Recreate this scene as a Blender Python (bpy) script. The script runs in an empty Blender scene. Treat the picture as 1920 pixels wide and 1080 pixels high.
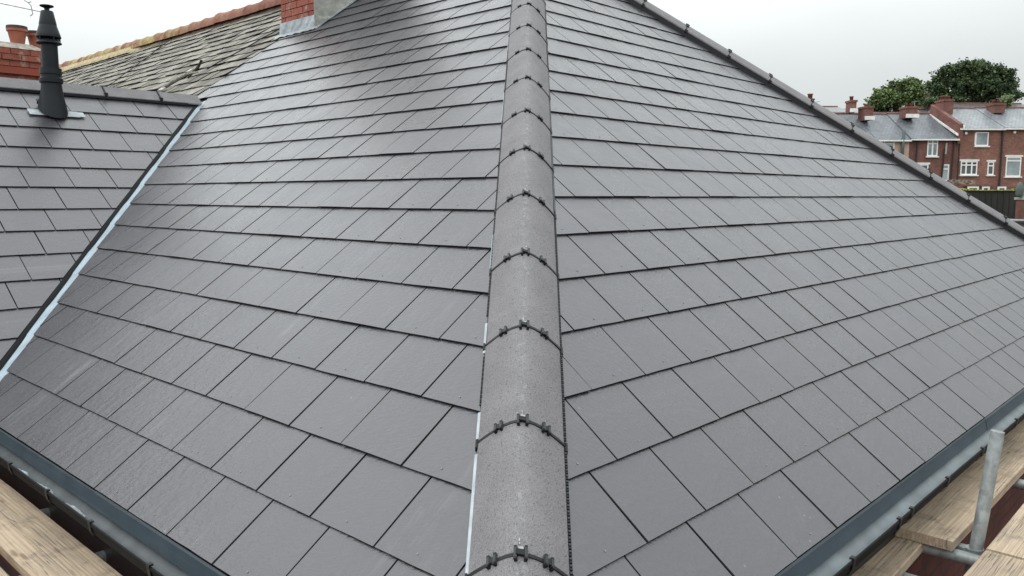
import bpy, math, random
from mathutils import Vector, Matrix, noise
random.seed(7)
R = random.Random(11)
sc = bpy.context.scene
C = sc.collection

# ------------------------------------------------------------------ camera, sky, sun, exposure
cd = bpy.data.cameras.new('camera'); cam = bpy.data.objects.new('camera', cd); C.objects.link(cam)
sc.camera = cam
PITCH, ROLL, YAW, FPX = -0.113152, 0.000775, 0.032104, 1523.09
cd.sensor_width = 36; cd.lens = FPX / 1920 * 36; cd.clip_start = .05; cd.clip_end = 2000
fw = Vector((math.sin(YAW)*math.cos(PITCH), math.cos(YAW)*math.cos(PITCH), math.sin(PITCH)))
rt0 = Vector((math.cos(YAW), -math.sin(YAW), 0)); up0 = rt0.cross(fw)
rt = rt0*math.cos(ROLL) + up0*math.sin(ROLL); up = up0*math.cos(ROLL) - rt0*math.sin(ROLL)
CAM = Vector((-0.0657, -1.4527, 1.0929))
cam.matrix_world = Matrix(((rt.x, up.x, -fw.x, CAM.x), (rt.y, up.y, -fw.y, CAM.y), (rt.z, up.z, -fw.z, CAM.z), (0, 0, 0, 1)))

w = bpy.data.worlds.new('World'); sc.world = w; w.use_nodes = True
nt = w.node_tree; nt.nodes.clear()
def wn(t, **k):
    n = nt.nodes.new(t)
    for a, b in k.items(): setattr(n, a, b)
    return n
out = wn('ShaderNodeOutputWorld'); add = wn('ShaderNodeAddShader')
b1 = wn('ShaderNodeBackground'); b2 = wn('ShaderNodeBackground')
sky = wn('ShaderNodeTexSky', sky_type='NISHITA'); sky.sun_disc = False
SUN_EL, SUN_AZ = math.radians(62), math.radians(-110)
sky.sun_elevation = SUN_EL; sky.sun_rotation = SUN_AZ; sky.air_density = 1.0; sky.dust_density = 3
hs = wn('ShaderNodeHueSaturation'); hs.inputs['Saturation'].default_value = .25
nt.links.new(sky.outputs[0], hs.inputs['Color']); nt.links.new(hs.outputs[0], b1.inputs[0]); b1.inputs[1].default_value = .02
tc = wn('ShaderNodeTexCoord'); sx = wn('ShaderNodeSeparateXYZ'); nt.links.new(tc.outputs['Generated'], sx.inputs[0])
mz = wn('ShaderNodeMapRange', interpolation_type='SMOOTHSTEP'); nt.links.new(sx.outputs['Z'], mz.inputs['Value']); mz.inputs['From Min'].default_value = .08; mz.inputs['From Max'].default_value = .45
ml = wn('ShaderNodeMath', operation='MULTIPLY_ADD'); nt.links.new(mz.outputs[0], ml.inputs[0]); ml.inputs[1].default_value = 1.12; ml.inputs[2].default_value = .66
mp = wn('ShaderNodeMapping'); mp.inputs['Scale'].default_value = (1.0, 1.0, 3.0); nt.links.new(tc.outputs['Generated'], mp.inputs[0])
nz = wn('ShaderNodeTexNoise'); nz.inputs['Scale'].default_value = 2.2; nz.inputs['Detail'].default_value = 4; nt.links.new(mp.outputs[0], nz.inputs['Vector'])
cl = wn('ShaderNodeMapRange'); cl.inputs['From Min'].default_value = .3; cl.inputs['From Max'].default_value = .7; cl.inputs['To Min'].default_value = .94; cl.inputs['To Max'].default_value = 1.06
nt.links.new(nz.outputs['Fac'], cl.inputs['Value'])
az = wn('ShaderNodeMath', operation='MULTIPLY_ADD'); nt.links.new(sx.outputs['X'], az.inputs[0]); az.inputs[1].default_value = -.13; az.inputs[2].default_value = 1.03   # cloud thins towards the left
m0 = wn('ShaderNodeMath', operation='MULTIPLY'); nt.links.new(ml.outputs[0], m0.inputs[0]); nt.links.new(az.outputs[0], m0.inputs[1])
mm = wn('ShaderNodeMath', operation='MULTIPLY'); nt.links.new(m0.outputs[0], mm.inputs[0]); nt.links.new(cl.outputs[0], mm.inputs[1])
b2.inputs[0].default_value = (.955, 1.0, 1.0, 1); nt.links.new(mm.outputs[0], b2.inputs[1])
nt.links.new(b1.outputs[0], add.inputs[0]); nt.links.new(b2.outputs[0], add.inputs[1]); nt.links.new(add.outputs[0], out.inputs[0])

sl = bpy.data.lights.new('sun', 'SUN'); sl.energy = .5; sl.angle = math.radians(25); sl.color = (1, .97, .93)
so = bpy.data.objects.new('sun', sl); C.objects.link(so)
sdir = Vector((math.sin(SUN_AZ)*math.cos(SUN_EL), math.cos(SUN_AZ)*math.cos(SUN_EL), math.sin(SUN_EL)))
so.rotation_euler = sdir.to_track_quat('Z', 'Y').to_euler(); so.location = (0, 0, 30)
sc.view_settings.view_transform = 'Standard'; sc.view_settings.look = 'None'
sc.view_settings.exposure = 0; sc.view_settings.gamma = 1; sc.view_settings.use_curve_mapping = False

# ------------------------------------------------------------------ materials
class NT:
    def __init__(s, name):
        s.m = bpy.data.materials.new(name); s.m.use_nodes = True; s.t = s.m.node_tree
        s.p = s.t.nodes['Principled BSDF']; s.pos = None
    def n(s, typ, ins=None, **k):
        n = s.t.nodes.new(typ)
        for a, b in k.items(): setattr(n, a, b)
        for a, b in (ins or {}).items():
            if hasattr(b, 'links'): s.t.links.new(b, n.inputs[a])
            else: n.inputs[a].default_value = b
        return n
    def geo(s):
        if s.pos is None: s.pos = s.n('ShaderNodeNewGeometry').outputs['Position']
        return s.pos
    def vec(s, scale=(1, 1, 1), rot=(0, 0, 0), src=None):
        r = s.n('ShaderNodeMapping', {'Vector': src or s.geo(), 'Rotation': rot})
        return s.n('ShaderNodeMapping', {'Vector': r.outputs[0], 'Scale': scale}).outputs[0]
    def noise(s, scale, detail=4, rough=.5, vec=None):
        return s.n('ShaderNodeTexNoise', {'Scale': scale, 'Detail': detail, 'Roughness': rough, 'Vector': vec or s.geo()}).outputs['Fac']
    def ramp(s, fac, a, b, lo=0.0, hi=1.0):
        return s.n('ShaderNodeMapRange', {'Value': fac, 'From Min': a, 'From Max': b, 'To Min': lo, 'To Max': hi}).outputs[0]
    def mix(s, fac, a, b, mode='MIX'):
        n = s.t.nodes.new('ShaderNodeMix'); n.data_type = 'RGBA'; n.blend_type = mode
        for i, v in ((0, fac), (6, a), (7, b)):
            if hasattr(v, 'links'): s.t.links.new(v, n.inputs[i])
            else: n.inputs[i].default_value = v
        return n.outputs[2]
    def math(s, op, a, b=0.0, c=0.0):
        n = s.t.nodes.new('ShaderNodeMath'); n.operation = op
        for i, v in enumerate((a, b, c)):
            if hasattr(v, 'links'): s.t.links.new(v, n.inputs[i])
            else: n.inputs[i].default_value = v
        return n.outputs[0]
    def scale(s, col, f):
        n = s.t.nodes.new('ShaderNodeVectorMath'); n.operation = 'SCALE'
        if hasattr(col, 'links'): s.t.links.new(col, n.inputs[0])
        else: n.inputs[0].default_value = col[:3]
        if hasattr(f, 'links'): s.t.links.new(f, n.inputs['Scale'])
        else: n.inputs['Scale'].default_value = f
        return n.outputs[0]
    def bump(s, h, dist, strength=1.0, nrm=None):
        i = {'Height': h, 'Distance': dist, 'Strength': strength}
        if nrm: i['Normal'] = nrm
        return s.n('ShaderNodeBump', i).outputs[0]
    def rnd(s):
        a = s.n('ShaderNodeAttribute', attribute_name='rnd').outputs['Fac']
        o = s.n('ShaderNodeObjectInfo').outputs['Random']
        return s.math('FRACT', s.math('ADD', a, o))
    def out(s, color=None, rough=None, normal=None, metal=None, **k):
        for nm, v in (('Base Color', color), ('Roughness', rough), ('Normal', normal), ('Metallic', metal)):
            if v is None: continue
            if hasattr(v, 'links'): s.t.links.new(v, s.p.inputs[nm])
            else: s.p.inputs[nm].default_value = v
        for a, b in k.items(): s.p.inputs[a.replace('_', ' ')].default_value = b
        return s.m
def rgb(r, g, b): return (r, g, b, 1)

def simple(name, col, rough=.6, metal=0.0, var=.12, scale=8, bump=0.0, bscale=60, spec=.5):
    t = NT(name)
    f = t.ramp(t.noise(scale, 5), .3, .7, 1-var, 1+var)
    nrm = t.bump(t.noise(bscale, 4), bump) if bump else None
    return t.out(t.scale(rgb(*col), f), rough, nrm, metal, Specular_IOR_Level=spec)

def slate_mat():
    t = NT('grey_fibre_slate')
    r = t.rnd()
    off = t.n('ShaderNodeCombineXYZ', {0: t.math('MULTIPLY', r, 13.7), 1: t.math('MULTIPLY', r, 5.3), 2: t.math('MULTIPLY', r, 9.1)}).outputs[0]
    p = t.n('ShaderNodeVectorMath', {0: t.geo(), 1: off}, operation='ADD').outputs[0]
    big = t.noise(1.1, 3); mid = t.noise(7, 4, vec=p); 
    riv = t.noise(1.0, 5, .62, t.vec((34, 95, 60), (.3, .2, .5), p))
    riv2 = t.noise(1.0, 3, .5, t.vec((11, 26, 18), (.1, .5, -.6), p))
    f = t.math('MULTIPLY', t.ramp(r, 0, 1, .88, 1.12), t.ramp(mid, .3, .7, .95, 1.05))
    f = t.math('MULTIPLY', f, t.ramp(big, .3, .7, .94, 1.06))
    f = t.math('MULTIPLY', f, t.ramp(riv, .35, .7, .96, 1.05))
    f = t.math('MULTIPLY', f, t.ramp(riv, .60, .72, 1.0, .90))
    f = t.math('MULTIPLY', f, t.ramp(riv2, .60, .70, 1.0, 1.25))
    col = t.scale(rgb(.029, .0282, .0345), f)
    # chalky rub marks, drawn out down the slope, sparse
    sL_ = t.n('ShaderNodeVectorMath', {0: t.geo(), 1: (-.70711, .70711, 0)}, operation='DOT_PRODUCT').outputs['Value']
    zz = t.n('ShaderNodeSeparateXYZ', {0: t.geo()}).outputs[2]
    cv = t.n('ShaderNodeCombineXYZ', {0: sL_, 1: zz, 2: 0.0}).outputs[0]
    ch = t.noise(1.0, 4, .6, t.vec((2.6, .9, 1), src=cv))
    ch2 = t.noise(1.0, 5, .7, t.vec((26, 7, 1), (0, 0, .12), src=cv))
    chalk = t.math('MULTIPLY', t.ramp(ch, .54, .68), t.ramp(ch2, .50, .74))
    col = t.mix(t.math('MULTIPLY', chalk, .36), col, rgb(.36, .36, .37))
    sp = t.n('ShaderNodeTexVoronoi', {'Scale': 16, 'Vector': p}).outputs['Distance']
    spk = t.math('MULTIPLY', t.ramp(sp, .085, .03), t.ramp(t.noise(2.3, 2, vec=p), .56, .62))
    col = t.mix(t.math('MULTIPLY', spk, .22), col, rgb(.5, .5, .5))
    ro = t.math('ADD', t.math('ADD', t.ramp(mid, .3, .7, .26, .33), t.ramp(r, 0, 1, -.02, .03)), t.math('MULTIPLY', chalk, .25))
    h = t.math('ADD', t.ramp(riv, .42, .6), t.math('MULTIPLY', t.ramp(riv2, .45, .62), .9))
    return t.out(col, ro, t.bump(h, .0007, .7), IOR=1.9, Specular_Tint=(1.0, .984, .998, 1))
M = {}
M['slate'] = slate_mat()
M['slate_edge'] = simple('slate_cut_edge', (.032, .031, .034), .8, spec=.2)
M['underlay'] = simple('black_roof_membrane', (.012, .012, .013), .9, spec=.1)
def tile_mat():
    t = NT('grey_granular_hip_tile')
    g = t.noise(1.0, 3, .6, t.vec((420, 420, 420))); m = t.noise(9, 5)
    wv = t.noise(1.0, 4, .7, t.vec((120, 40, 120), (0, 0, .4)))
    f = t.math('MULTIPLY', t.ramp(g, .35, .65, .72, 1.3), t.ramp(m, .3, .7, .90, 1.09))
    v = t.n('ShaderNodeTexVoronoi', {'Scale': 95}).outputs['Distance']
    f = t.math('MULTIPLY', f, t.ramp(v, .06, .22, .45, 1.0))
    tk = t.noise(1.0, 2, .5, t.vec((250, 95, 160), (0, 0, .5)))
    f = t.math('MULTIPLY', f, t.ramp(tk, .59, .66, 1.0, .62))
    col = t.scale(rgb(.196, .190, .198), f)
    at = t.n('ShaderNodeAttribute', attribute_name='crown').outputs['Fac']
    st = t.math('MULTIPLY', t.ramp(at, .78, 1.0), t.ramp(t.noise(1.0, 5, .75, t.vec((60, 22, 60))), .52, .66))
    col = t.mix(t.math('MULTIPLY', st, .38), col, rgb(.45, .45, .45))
    h = t.math('ADD', g, t.math('MULTIPLY', wv, 1.4))
    return t.out(col, .72, t.bump(h, .0022, 1.0), Specular_IOR_Level=.3)
M['tile'] = tile_mat()
M['black_plastic'] = simple('black_plastic', (.010, .011, .012), .5, spec=.28)
M['grey_plastic'] = simple('worn_grey_plastic', (.035, .038, .040), .45, spec=.3)
M['black_matt'] = simple('black_rubber_strip', (.008, .009, .010), .75, spec=.15)
M['white_mark'] = simple('white_sealant', (.34, .35, .35), .5, var=.25, scale=60)
M['alu'] = simple('pale_aluminium_strip', (.33, .37, .40), .4, .25, var=.2, scale=20)
def lead_mat(name, c1, c2, metal=.2, rough=.42):
    t = NT(name)
    a = t.noise(5, 6, .65); b = t.noise(1.0, 5, .7, t.vec((4, 4, 14)))
    col = t.mix(t.ramp(a, .38, .62), rgb(*c1), rgb(*c2))
    col = t.mix(t.math('MULTIPLY', t.ramp(b, .55, .68), .5), col, rgb(.60, .62, .60))
    return t.out(col, rough, t.bump(t.noise(14, 4), .012, .8), metal)
M['lead'] = lead_mat('dressed_lead', (.20, .235, .26), (.36, .40, .42))
M['lead_dull'] = lead_mat('stained_lead', (.20, .21, .19), (.36, .36, .33), .05, .6)
M['valley'] = simple('pale_valley_trough', (.33, .41, .465), .5, .0, var=.16, scale=9, bump=.003, bscale=20)
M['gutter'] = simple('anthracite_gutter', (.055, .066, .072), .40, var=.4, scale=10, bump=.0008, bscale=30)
M['gutter_in'] = simple('pale_anthracite_gutter', (.150, .180, .195), .42, var=.28, scale=9, bump=.0008, bscale=30)  # paler tone for the right-hand gutter trough, mottled with dirt
M['guard'] = simple('slate_blue_eaves_guard', (.045, .062, .075), .36, var=.15, scale=6)
M['fascia'] = simple('black_fascia', (.012, .012, .013), .4)
def brick_mat(name, c1, c2, mortar, scale=1.0, bw=.225, bh=.075):
    t = NT(name)
    n = t.n('ShaderNodeNewGeometry'); 
    s = t.n('ShaderNodeSeparateXYZ', {0: t.geo()})
    u = t.math('ADD', s.outputs[0], t.math('MULTIPLY', s.outputs[1], 1.0))
    v = t.n('ShaderNodeCombineXYZ', {0: u, 1: s.outputs[2], 2: 0.0}).outputs[0]
    b = t.n('ShaderNodeTexBrick', {'Vector': v, 'Color1': rgb(*c1), 'Color2': rgb(*c2), 'Mortar': rgb(*mortar), 'Scale': 1.0/scale, 'Mortar Size': .008, 'Brick Width': bw, 'Row Height': bh})
    st = t.ramp(t.noise(.9, 6, .7), .30, .70, .62, 1.3)
    st = t.math('MULTIPLY', st, t.ramp(t.noise(9, 4, .7), .3, .7, .8, 1.2))
    return t.out(t.scale(b.outputs['Color'], st), .85, t.bump(b.outputs['Fac'], -.006))
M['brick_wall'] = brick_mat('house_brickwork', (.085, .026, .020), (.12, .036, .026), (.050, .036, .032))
M['brick_far'] = brick_mat('terrace_brickwork', (.205, .083, .060), (.29, .125, .090), (.22, .16, .13))
M['brick_far_dark'] = brick_mat('terrace_brickwork_darker', (.155, .060, .046), (.215, .083, .064), (.15, .11, .095))
def obrick():
    t = NT('red_stack_brick')
    r = t.rnd()
    col = t.mix(r, rgb(.22, .058, .038), rgb(.30, .092, .060))
    col = t.scale(col, t.ramp(t.noise(24, 5, .7), .3, .7, .72, 1.28))
    col = t.mix(t.math('MULTIPLY', t.ramp(t.noise(7, 5, .7), .56, .66), .6), col, rgb(.42, .33, .28))
    return t.out(col, .85, t.bump(t.noise(90, 4), .003))
M['brick'] = obrick()
M['mortar'] = simple('lime_mortar', (.30, .27, .23), .95, var=.35, scale=14, bump=.006, bscale=50)
M['terracotta'] = simple('terracotta_pot', (.27, .085, .048), .7, var=.25, scale=9, bump=.002)
M['pot_rim'] = simple('sooty_pot_rim', (.055, .035, .03), .8)
def oldslate():
    t = NT('weathered_old_slate')
    r = t.rnd()
    col = t.mix(r, rgb(.125, .118, .102), rgb(.29, .275, .238))
    col = t.scale(col, t.ramp(t.noise(14, 5, .7), .3, .7, .62, 1.3))
    col = t.mix(t.math('MULTIPLY', t.ramp(t.noise(4, 5, .7), .56, .68), .55), col, rgb(.36, .34, .20))
    return t.out(col, .8, t.bump(t.noise(60, 5), .004), Specular_IOR_Level=.3)
M['old_slate'] = oldslate()
def oldridge():
    t = NT('old_terracotta_ridge')
    r = t.rnd()
    col = t.mix(r, rgb(.205, .085, .058), rgb(.27, .13, .088))
    s = t.n('ShaderNodeSeparateXYZ', {0: t.geo()}).outputs[0]
    lich = t.math('MULTIPLY', t.ramp(t.noise(3.3, 5, .7), .42, .58), t.ramp(s, -4.2, -5.2))
    col = t.mix(lich, col, rgb(.36, .29, .12))
    col = t.scale(col, t.ramp(t.noise(12, 5, .7), .3, .7, .65, 1.25))
    return t.out(col, .85, t.bump(t.noise(50, 4), .004))
M['old_ridge'] = oldridge()
def oldmortar():
    t = NT('lichened_ridge_mortar')
    sx_ = t.n('ShaderNodeSeparateXYZ', {0: t.geo()}).outputs[0]
    n1 = t.noise(2.2, 4, .7)
    lich = t.ramp(t.math('ADD', sx_, t.math('MULTIPLY', n1, 2.0)), -4.4, -5.0)
    col = t.mix(lich, rgb(.10, .065, .045), rgb(.44, .37, .23))
    col = t.scale(col, t.ramp(t.noise(9, 5, .7), .3, .7, .65, 1.25))
    return t.out(col, .95, t.bump(t.noise(30, 4), .01))
M['old_mortar'] = oldmortar()
def wood():
    t = NT('scaffold_board_wood')
    r = t.rnd()
    tc = t.n('ShaderNodeTexCoord').outputs['Object']
    off = t.n('ShaderNodeCombineXYZ', {0: t.math('MULTIPLY', r, 7.0), 1: t.math('MULTIPLY', r, 3.0), 2: 0.0}).outputs[0]
    p = t.n('ShaderNodeVectorMath', {0: tc, 1: off}, operation='ADD').outputs[0]
    gr = t.noise(1.0, 6, .65, t.vec((2.2, 60, 60), src=p)); g2 = t.noise(1.0, 4, .6, t.vec((7, 220, 120), src=p))
    big = t.noise(1.0, 4, .6, t.vec((1.6, 6, 6), src=p))
    wv = t.n('ShaderNodeTexWave', {'Scale': 1.0, 'Distortion': 9.0, 'Detail': 3.0, 'Detail Scale': .8, 'Vector': t.vec((.8, 22, 10), src=p)}, bands_direction='Y').outputs['Fac']
    col = t.mix(t.ramp(gr, .3, .7), rgb(.345, .265, .185), rgb(.52, .425, .315))
    col = t.mix(t.math('MULTIPLY', t.ramp(wv, .55, 1.0), .35), col, rgb(.26, .165, .10))
    col = t.mix(t.math('MULTIPLY', t.ramp(big, .50, .70), .6), col, rgb(.25, .205, .165))
    dirt = t.noise(9, 6, .7)
    col = t.mix(t.math('MULTIPLY', t.ramp(dirt, .52, .68), .6), col, rgb(.16, .13, .105))
    kn = t.n('ShaderNodeTexVoronoi', {'Scale': 1.0, 'Vector': t.vec((2.4, 9, 9), src=p)}).outputs['Distance']
    col = t.mix(t.math('MULTIPLY', t.ramp(kn, .12, .05), .6), col, rgb(.12, .065, .035))
    ck = t.noise(1.0, 2, .5, t.vec((1.3, 75, 5), src=p))
    crack = t.math('MULTIPLY', t.ramp(t.math('ABSOLUTE', t.math('SUBTRACT', ck, .5)), .014, .0), t.ramp(big, .44, .56))
    col = t.mix(t.math('MULTIPLY', crack, .55), col, rgb(.035, .022, .014))
    col = t.scale(col, t.ramp(r, 0, 1, .88, 1.1))
    h = t.math('SUBTRACT', t.math('ADD', gr, t.math('MULTIPLY', g2, .6)), t.math('MULTIPLY', crack, 1.5))
    return t.out(col, .75, t.bump(h, .0025, .8), Specular_IOR_Level=.25)
M['wood'] = wood()
def galv():
    t = NT('galvanised_tube')
    a = t.noise(26, 5, .6); b = t.noise(1.0, 5, .7, t.vec((14, 14, 3)))
    col = t.mix(t.ramp(a, .35, .65), rgb(.20, .225, .225), rgb(.34, .37, .37))
    col = t.mix(t.math('MULTIPLY', t.ramp(b, .52, .64), .5), col, rgb(.19, .185, .165))
    return t.out(col, t.ramp(a, .3, .7, .40, .6), t.bump(t.noise(110, 4), .0012), .35)
M['galv'] = galv()
M['rust'] = simple('rusty_steel', (.045, .038, .032), .8, .3, var=.4, scale=40)
M['rivet'] = simple('copper_disc_rivet', (.22, .22, .22), .35, .7)
M['rubber'] = simple('flue_rubber', (.008, .012, .015), .45, var=.15, scale=14, spec=.25)
M['flue_rim'] = simple('flue_rubber_worn', (.035, .05, .055), .45)
M['aerial'] = simple('dull_aerial_metal', (.30, .30, .31), .4, .6)
M['white_upvc'] = simple('white_upvc', (.80, .80, .79), .35, var=.05)
M['white_paint'] = simple('white_painted_timber', (.74, .74, .72), .5, var=.12, scale=3)
def glassm(name, c1, c2):
    t = NT(name)
    col = t.mix(t.ramp(t.noise(.9, 3), .35, .65), rgb(*c1), rgb(*c2))
    return t.out(col, .06, None, 0.0, Specular_IOR_Level=.7)
M['glass'] = glassm('window_glass_dark', (.03, .037, .04), (.10, .115, .12))
M['glass_pale'] = glassm('window_glass_with_net_curtain', (.16, .20, .22), (.34, .39, .40))
def farroof(name, c, hi, sc_=1.0):
    t = NT(name)
    s = t.n('ShaderNodeSeparateXYZ', {0: t.geo()})
    v = t.n('ShaderNodeCombineXYZ', {0: s.outputs[0], 1: s.outputs[1], 2: 0.0}).outputs[0]
    b = t.n('ShaderNodeTexBrick', {'Vector': v, 'Color1': rgb(*c), 'Color2': rgb(*hi), 'Mortar': rgb(*[x*.4 for x in c]), 'Scale': 1.0, 'Mortar Size': .012, 'Brick Width': .30, 'Row Height': .22})
    st = t.ramp(t.noise(1.0, 5, .7, t.vec((1.2, .35, .35))), .3, .7, .75, 1.25)
    return t.out(t.scale(b.outputs['Color'], st), .38, t.bump(b.outputs['Fac'], -.01))
M['roof_a'] = farroof('terrace_slates_pale', (.17, .19, .21), (.23, .25, .27))
M['roof_b'] = farroof('terrace_slates_dark', (.10, .115, .13), (.15, .165, .185))
M['roof_c'] = farroof('back_row_slates', (.11, .125, .125), (.15, .165, .165))
M['render_pink'] = simple('pinkish_render', (.52, .36, .29), .9, var=.12, scale=1.5)
M['render_grey'] = simple('grey_render', (.38, .38, .36), .9, var=.2, scale=1.2)
M['red_ridge'] = simple('red_ridge_tiles', (.20, .085, .065), .8, var=.3, scale=4)
M['downpipe'] = simple('black_downpipe', (.018, .016, .016), .5)
M['dark_metal'] = simple('dark_garage_cladding', (.022, .022, .020), .8, var=.35, scale=1.2, bump=.01, bscale=3)
M['moss'] = simple('yellow_green_moss', (.22, .26, .035), .95, var=.45, scale=6)
M['green_pipe'] = simple('weathered_green_pipe', (.075, .10, .095), .7)
M['stone_patch'] = simple('rubble_stone', (.22, .18, .14), .95, var=.5, scale=5, bump=.05, bscale=6)
def leafm(name, a, b):
    t = NT(name)
    r = t.rnd()
    col = t.mix(r, rgb(*a), rgb(*b))
    return t.out(col, .6, None, 0.0, Specular_IOR_Level=.3)
M['leaf_mid'] = leafm('leaf_mid_green', (.055, .095, .030), (.15, .20, .065))
M['leaf_dark'] = leafm('leaf_dark_green', (.034, .060, .030), (.105, .150, .062))
M['far_pot'] = simple('weathered_far_pot', (.22, .095, .065), .8, var=.3, scale=5)
M['bark'] = simple('bark', (.05, .038, .028), .95, var=.3)
def groundm():
    t = NT('yard_and_grass')
    z = t.n('ShaderNodeSeparateXYZ', {0: t.geo()}).outputs[2]
    col = t.mix(t.ramp(t.noise(.25, 5), .4, .6), rgb(.085, .085, .06), rgb(.05, .075, .028))
    pav = t.mix(t.ramp(t.noise(1.2, 5), .35, .65), rgb(.085, .035, .028), rgb(.12, .055, .042))
    col = t.mix(t.ramp(z, -5.4, -5.0), pav, col)
    return t.out(col, .95, t.bump(t.noise(4, 5), .03))
M['ground'] = groundm()

# ------------------------------------------------------------------ geometry helpers
S2 = math.sqrt(.5)
eL = Vector((-S2, S2, 0)); eR = Vector((S2, S2, 0)); nL = Vector((S2, S2, 0)); nR = Vector((-S2, S2, 0)); Z = Vector((0, 0, 1))
G = .25; W = 1.221425*G; TL = .7202; TR = .78406
cL, sL = math.cos(math.atan(TL)), math.sin(math.atan(TL)); cR, sR = math.cos(math.atan(TR)), math.sin(math.atan(TR))

class MB:
    def __init__(s): s.v = []; s.f = []; s.mi = []; s.r = []; s.cr = {}
    def vert(s, p): s.v.append(tuple(p)); return len(s.v)-1
    def face(s, idx, mi=0, r=0.0): s.f.append(tuple(idx)); s.mi.append(mi); s.r.append(r)
    def quad(s, a, b, c, d, mi=0, r=0.0):
        i = len(s.v); s.v += [tuple(a), tuple(b), tuple(c), tuple(d)]; s.face((i, i+1, i+2, i+3), mi, r)
    def prism(s, top, bot, mt=0, ms=0, r=0.0):
        n = len(top); i = len(s.v); s.v += [tuple(p) for p in top]+[tuple(p) for p in bot]
        s.face(range(i, i+n), mt, r); s.face(range(i+2*n-1, i+n-1, -1), ms, r)
        for k in range(n):
            k2 = (k+1) % n; s.face((i+k, i+n+k, i+n+k2, i+k2), ms, r)
    def box(s, o, ax, ay, az, mi=0, r=0.0):   # o corner, three edge vectors
        o = Vector(o); P = [o, o+ax, o+ax+ay, o+ay]; T = [p+az for p in P]
        if ax.cross(ay).dot(az) > 0: s.prism(T, P, mi, mi, r)
        else: s.prism(T[::-1], P[::-1], mi, mi, r)
    def cbox(s, c, hx, hy, hz, mi=0, r=0.0):
        c = Vector(c); s.box(c-hx-hy-hz, hx*2, hy*2, hz*2, mi, r)
    def tube(s, pts, rad, seg=10, mi=0, caps=True, r=0.0):
        pts = [Vector(p) for p in pts]; rings = []
        for k, p in enumerate(pts):
            d = (pts[min(k+1, len(pts)-1)]-pts[max(k-1, 0)]).normalized()
            a = d.orthogonal().normalized() if k == 0 else (a - d*a.dot(d)).normalized()
            b = d.cross(a); rr = rad[k] if isinstance(rad, (list, tuple)) else rad
            i = len(s.v)
            for q in range(seg):
                t = 2*math.pi*q/seg; s.v.append(tuple(p+a*math.cos(t)*rr+b*math.sin(t)*rr))
            rings.append(i)
        for k in range(len(rings)-1):
            for q in range(seg):
                q2 = (q+1) % seg; s.face((rings[k]+q, rings[k]+q2, rings[k+1]+q2, rings[k+1]+q), mi, r)
        if caps:
            s.face(range(rings[0]+seg-1, rings[0]-1, -1), mi, r); s.face(range(rings[-1], rings[-1]+seg), mi, r)
    def sweep(s, prof, axis_pts, mi=0, r=0.0, closed=False):   # prof: function(i)->list of points for each station
        rows = [[s.vert(p) for p in prof(a)] for a in axis_pts]
        n = len(rows[0])
        for k in range(len(rows)-1):
            for q in range(n if closed else n-1):
                q2 = (q+1) % n; s.face((rows[k][q], rows[k+1][q], rows[k+1][q2], rows[k][q2]), mi, r)
        return rows
    def mesh(s, name, mats, smooth=False):
        me = bpy.data.meshes.new(name); me.from_pydata(s.v, [], s.f)
        for m in (mats if isinstance(mats, (list, tuple)) else [mats]): me.materials.append(m)
        me.polygons.foreach_set('material_index', s.mi)
        if smooth: me.polygons.foreach_set('use_smooth', [True]*len(s.f))
        at = me.attributes.new('rnd', 'FLOAT', 'FACE'); at.data.foreach_set('value', s.r)
        if s.cr:
            ac = me.attributes.new('crown', 'FLOAT', 'POINT')
            ac.data.foreach_set('value', [s.cr.get(i, 0.0) for i in range(len(s.v))])
        me.update(); return me
def link(name, me, parent=None, mw=None, **props):
    o = bpy.data.objects.new(name, me); C.objects.link(o)
    if parent is not None: o.parent = parent
    if mw is not None: o.matrix_world = mw if parent is None else mw
    for a, b in props.items():
        if b: o[a] = b
    return o
def part(name, mb, mats, parent, smooth=False, **props):
    """mesh built in world coordinates; its parent Empty may stand anywhere"""
    o = bpy.data.objects.new(name, mb.mesh(name, mats, smooth)); C.objects.link(o)
    o.parent = parent
    if parent is not None: o.matrix_parent_inverse = base_of(parent)
    for a, b in props.items(): o[a] = b
    return o
_bases = {}
def base_of(p):
    return _bases.get(p.name, Matrix.Identity(4))
def thing(name, label, cat, loc=(0, 0, 0), group=None):
    o = bpy.data.objects.new(name, None); C.objects.link(o); o.location = loc; o.empty_display_size = .2
    o['label'] = label; o['category'] = cat
    if group: o['group'] = group
    _bases[o.name] = Matrix.Translation(-Vector(loc))
    return o
def tag(o, label, cat, group=None):
    o['label'] = label; o['category'] = cat
    if group: o['group'] = group
    return o
def smooth_by_angle(o, ang=35):
    me = o.data
    me.polygons.foreach_set('use_smooth', [True]*len(me.polygons))
    try: me.set_sharp_from_angle(angle=math.radians(ang))
    except Exception: pass

def clip(poly, a, b, c):   # keep a*x+b*y<=c
    o = []
    for i in range(len(poly)):
        p, q = poly[i], poly[(i+1) % len(poly)]
        dp, dq = a*p[0]+b*p[1]-c, a*q[0]+b*q[1]-c
        if dp <= 0: o.append(p)
        if dp*dq < 0:
            t = dp/(dp-dq); o.append((p[0]+(q[0]-p[0])*t, p[1]+(q[1]-p[1])*t))
    return o
def area(poly):
    return abs(sum(poly[i][0]*poly[(i+1) % len(poly)][1]-poly[(i+1) % len(poly)][0]*poly[i][1] for i in range(len(poly)))/2)
def project(p):
    d = Vector(p)-CAM; z = d.dot(fw)
    if z < .05: return None
    return 960+FPX*d.dot(rt)/z, 540-FPX*d.dot(up)/z
def seen(pts, m=15):
    q = [project(p) for p in pts]
    if any(x is None for x in q): return 0
    x0, x1 = min(a[0] for a in q), max(a[0] for a in q); y0, y1 = min(a[1] for a in q), max(a[1] for a in q)
    if x1 < -m or x0 > 1920+m or y1 < -m or y0 > 1080+m: return 0
    return area(q)

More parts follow.
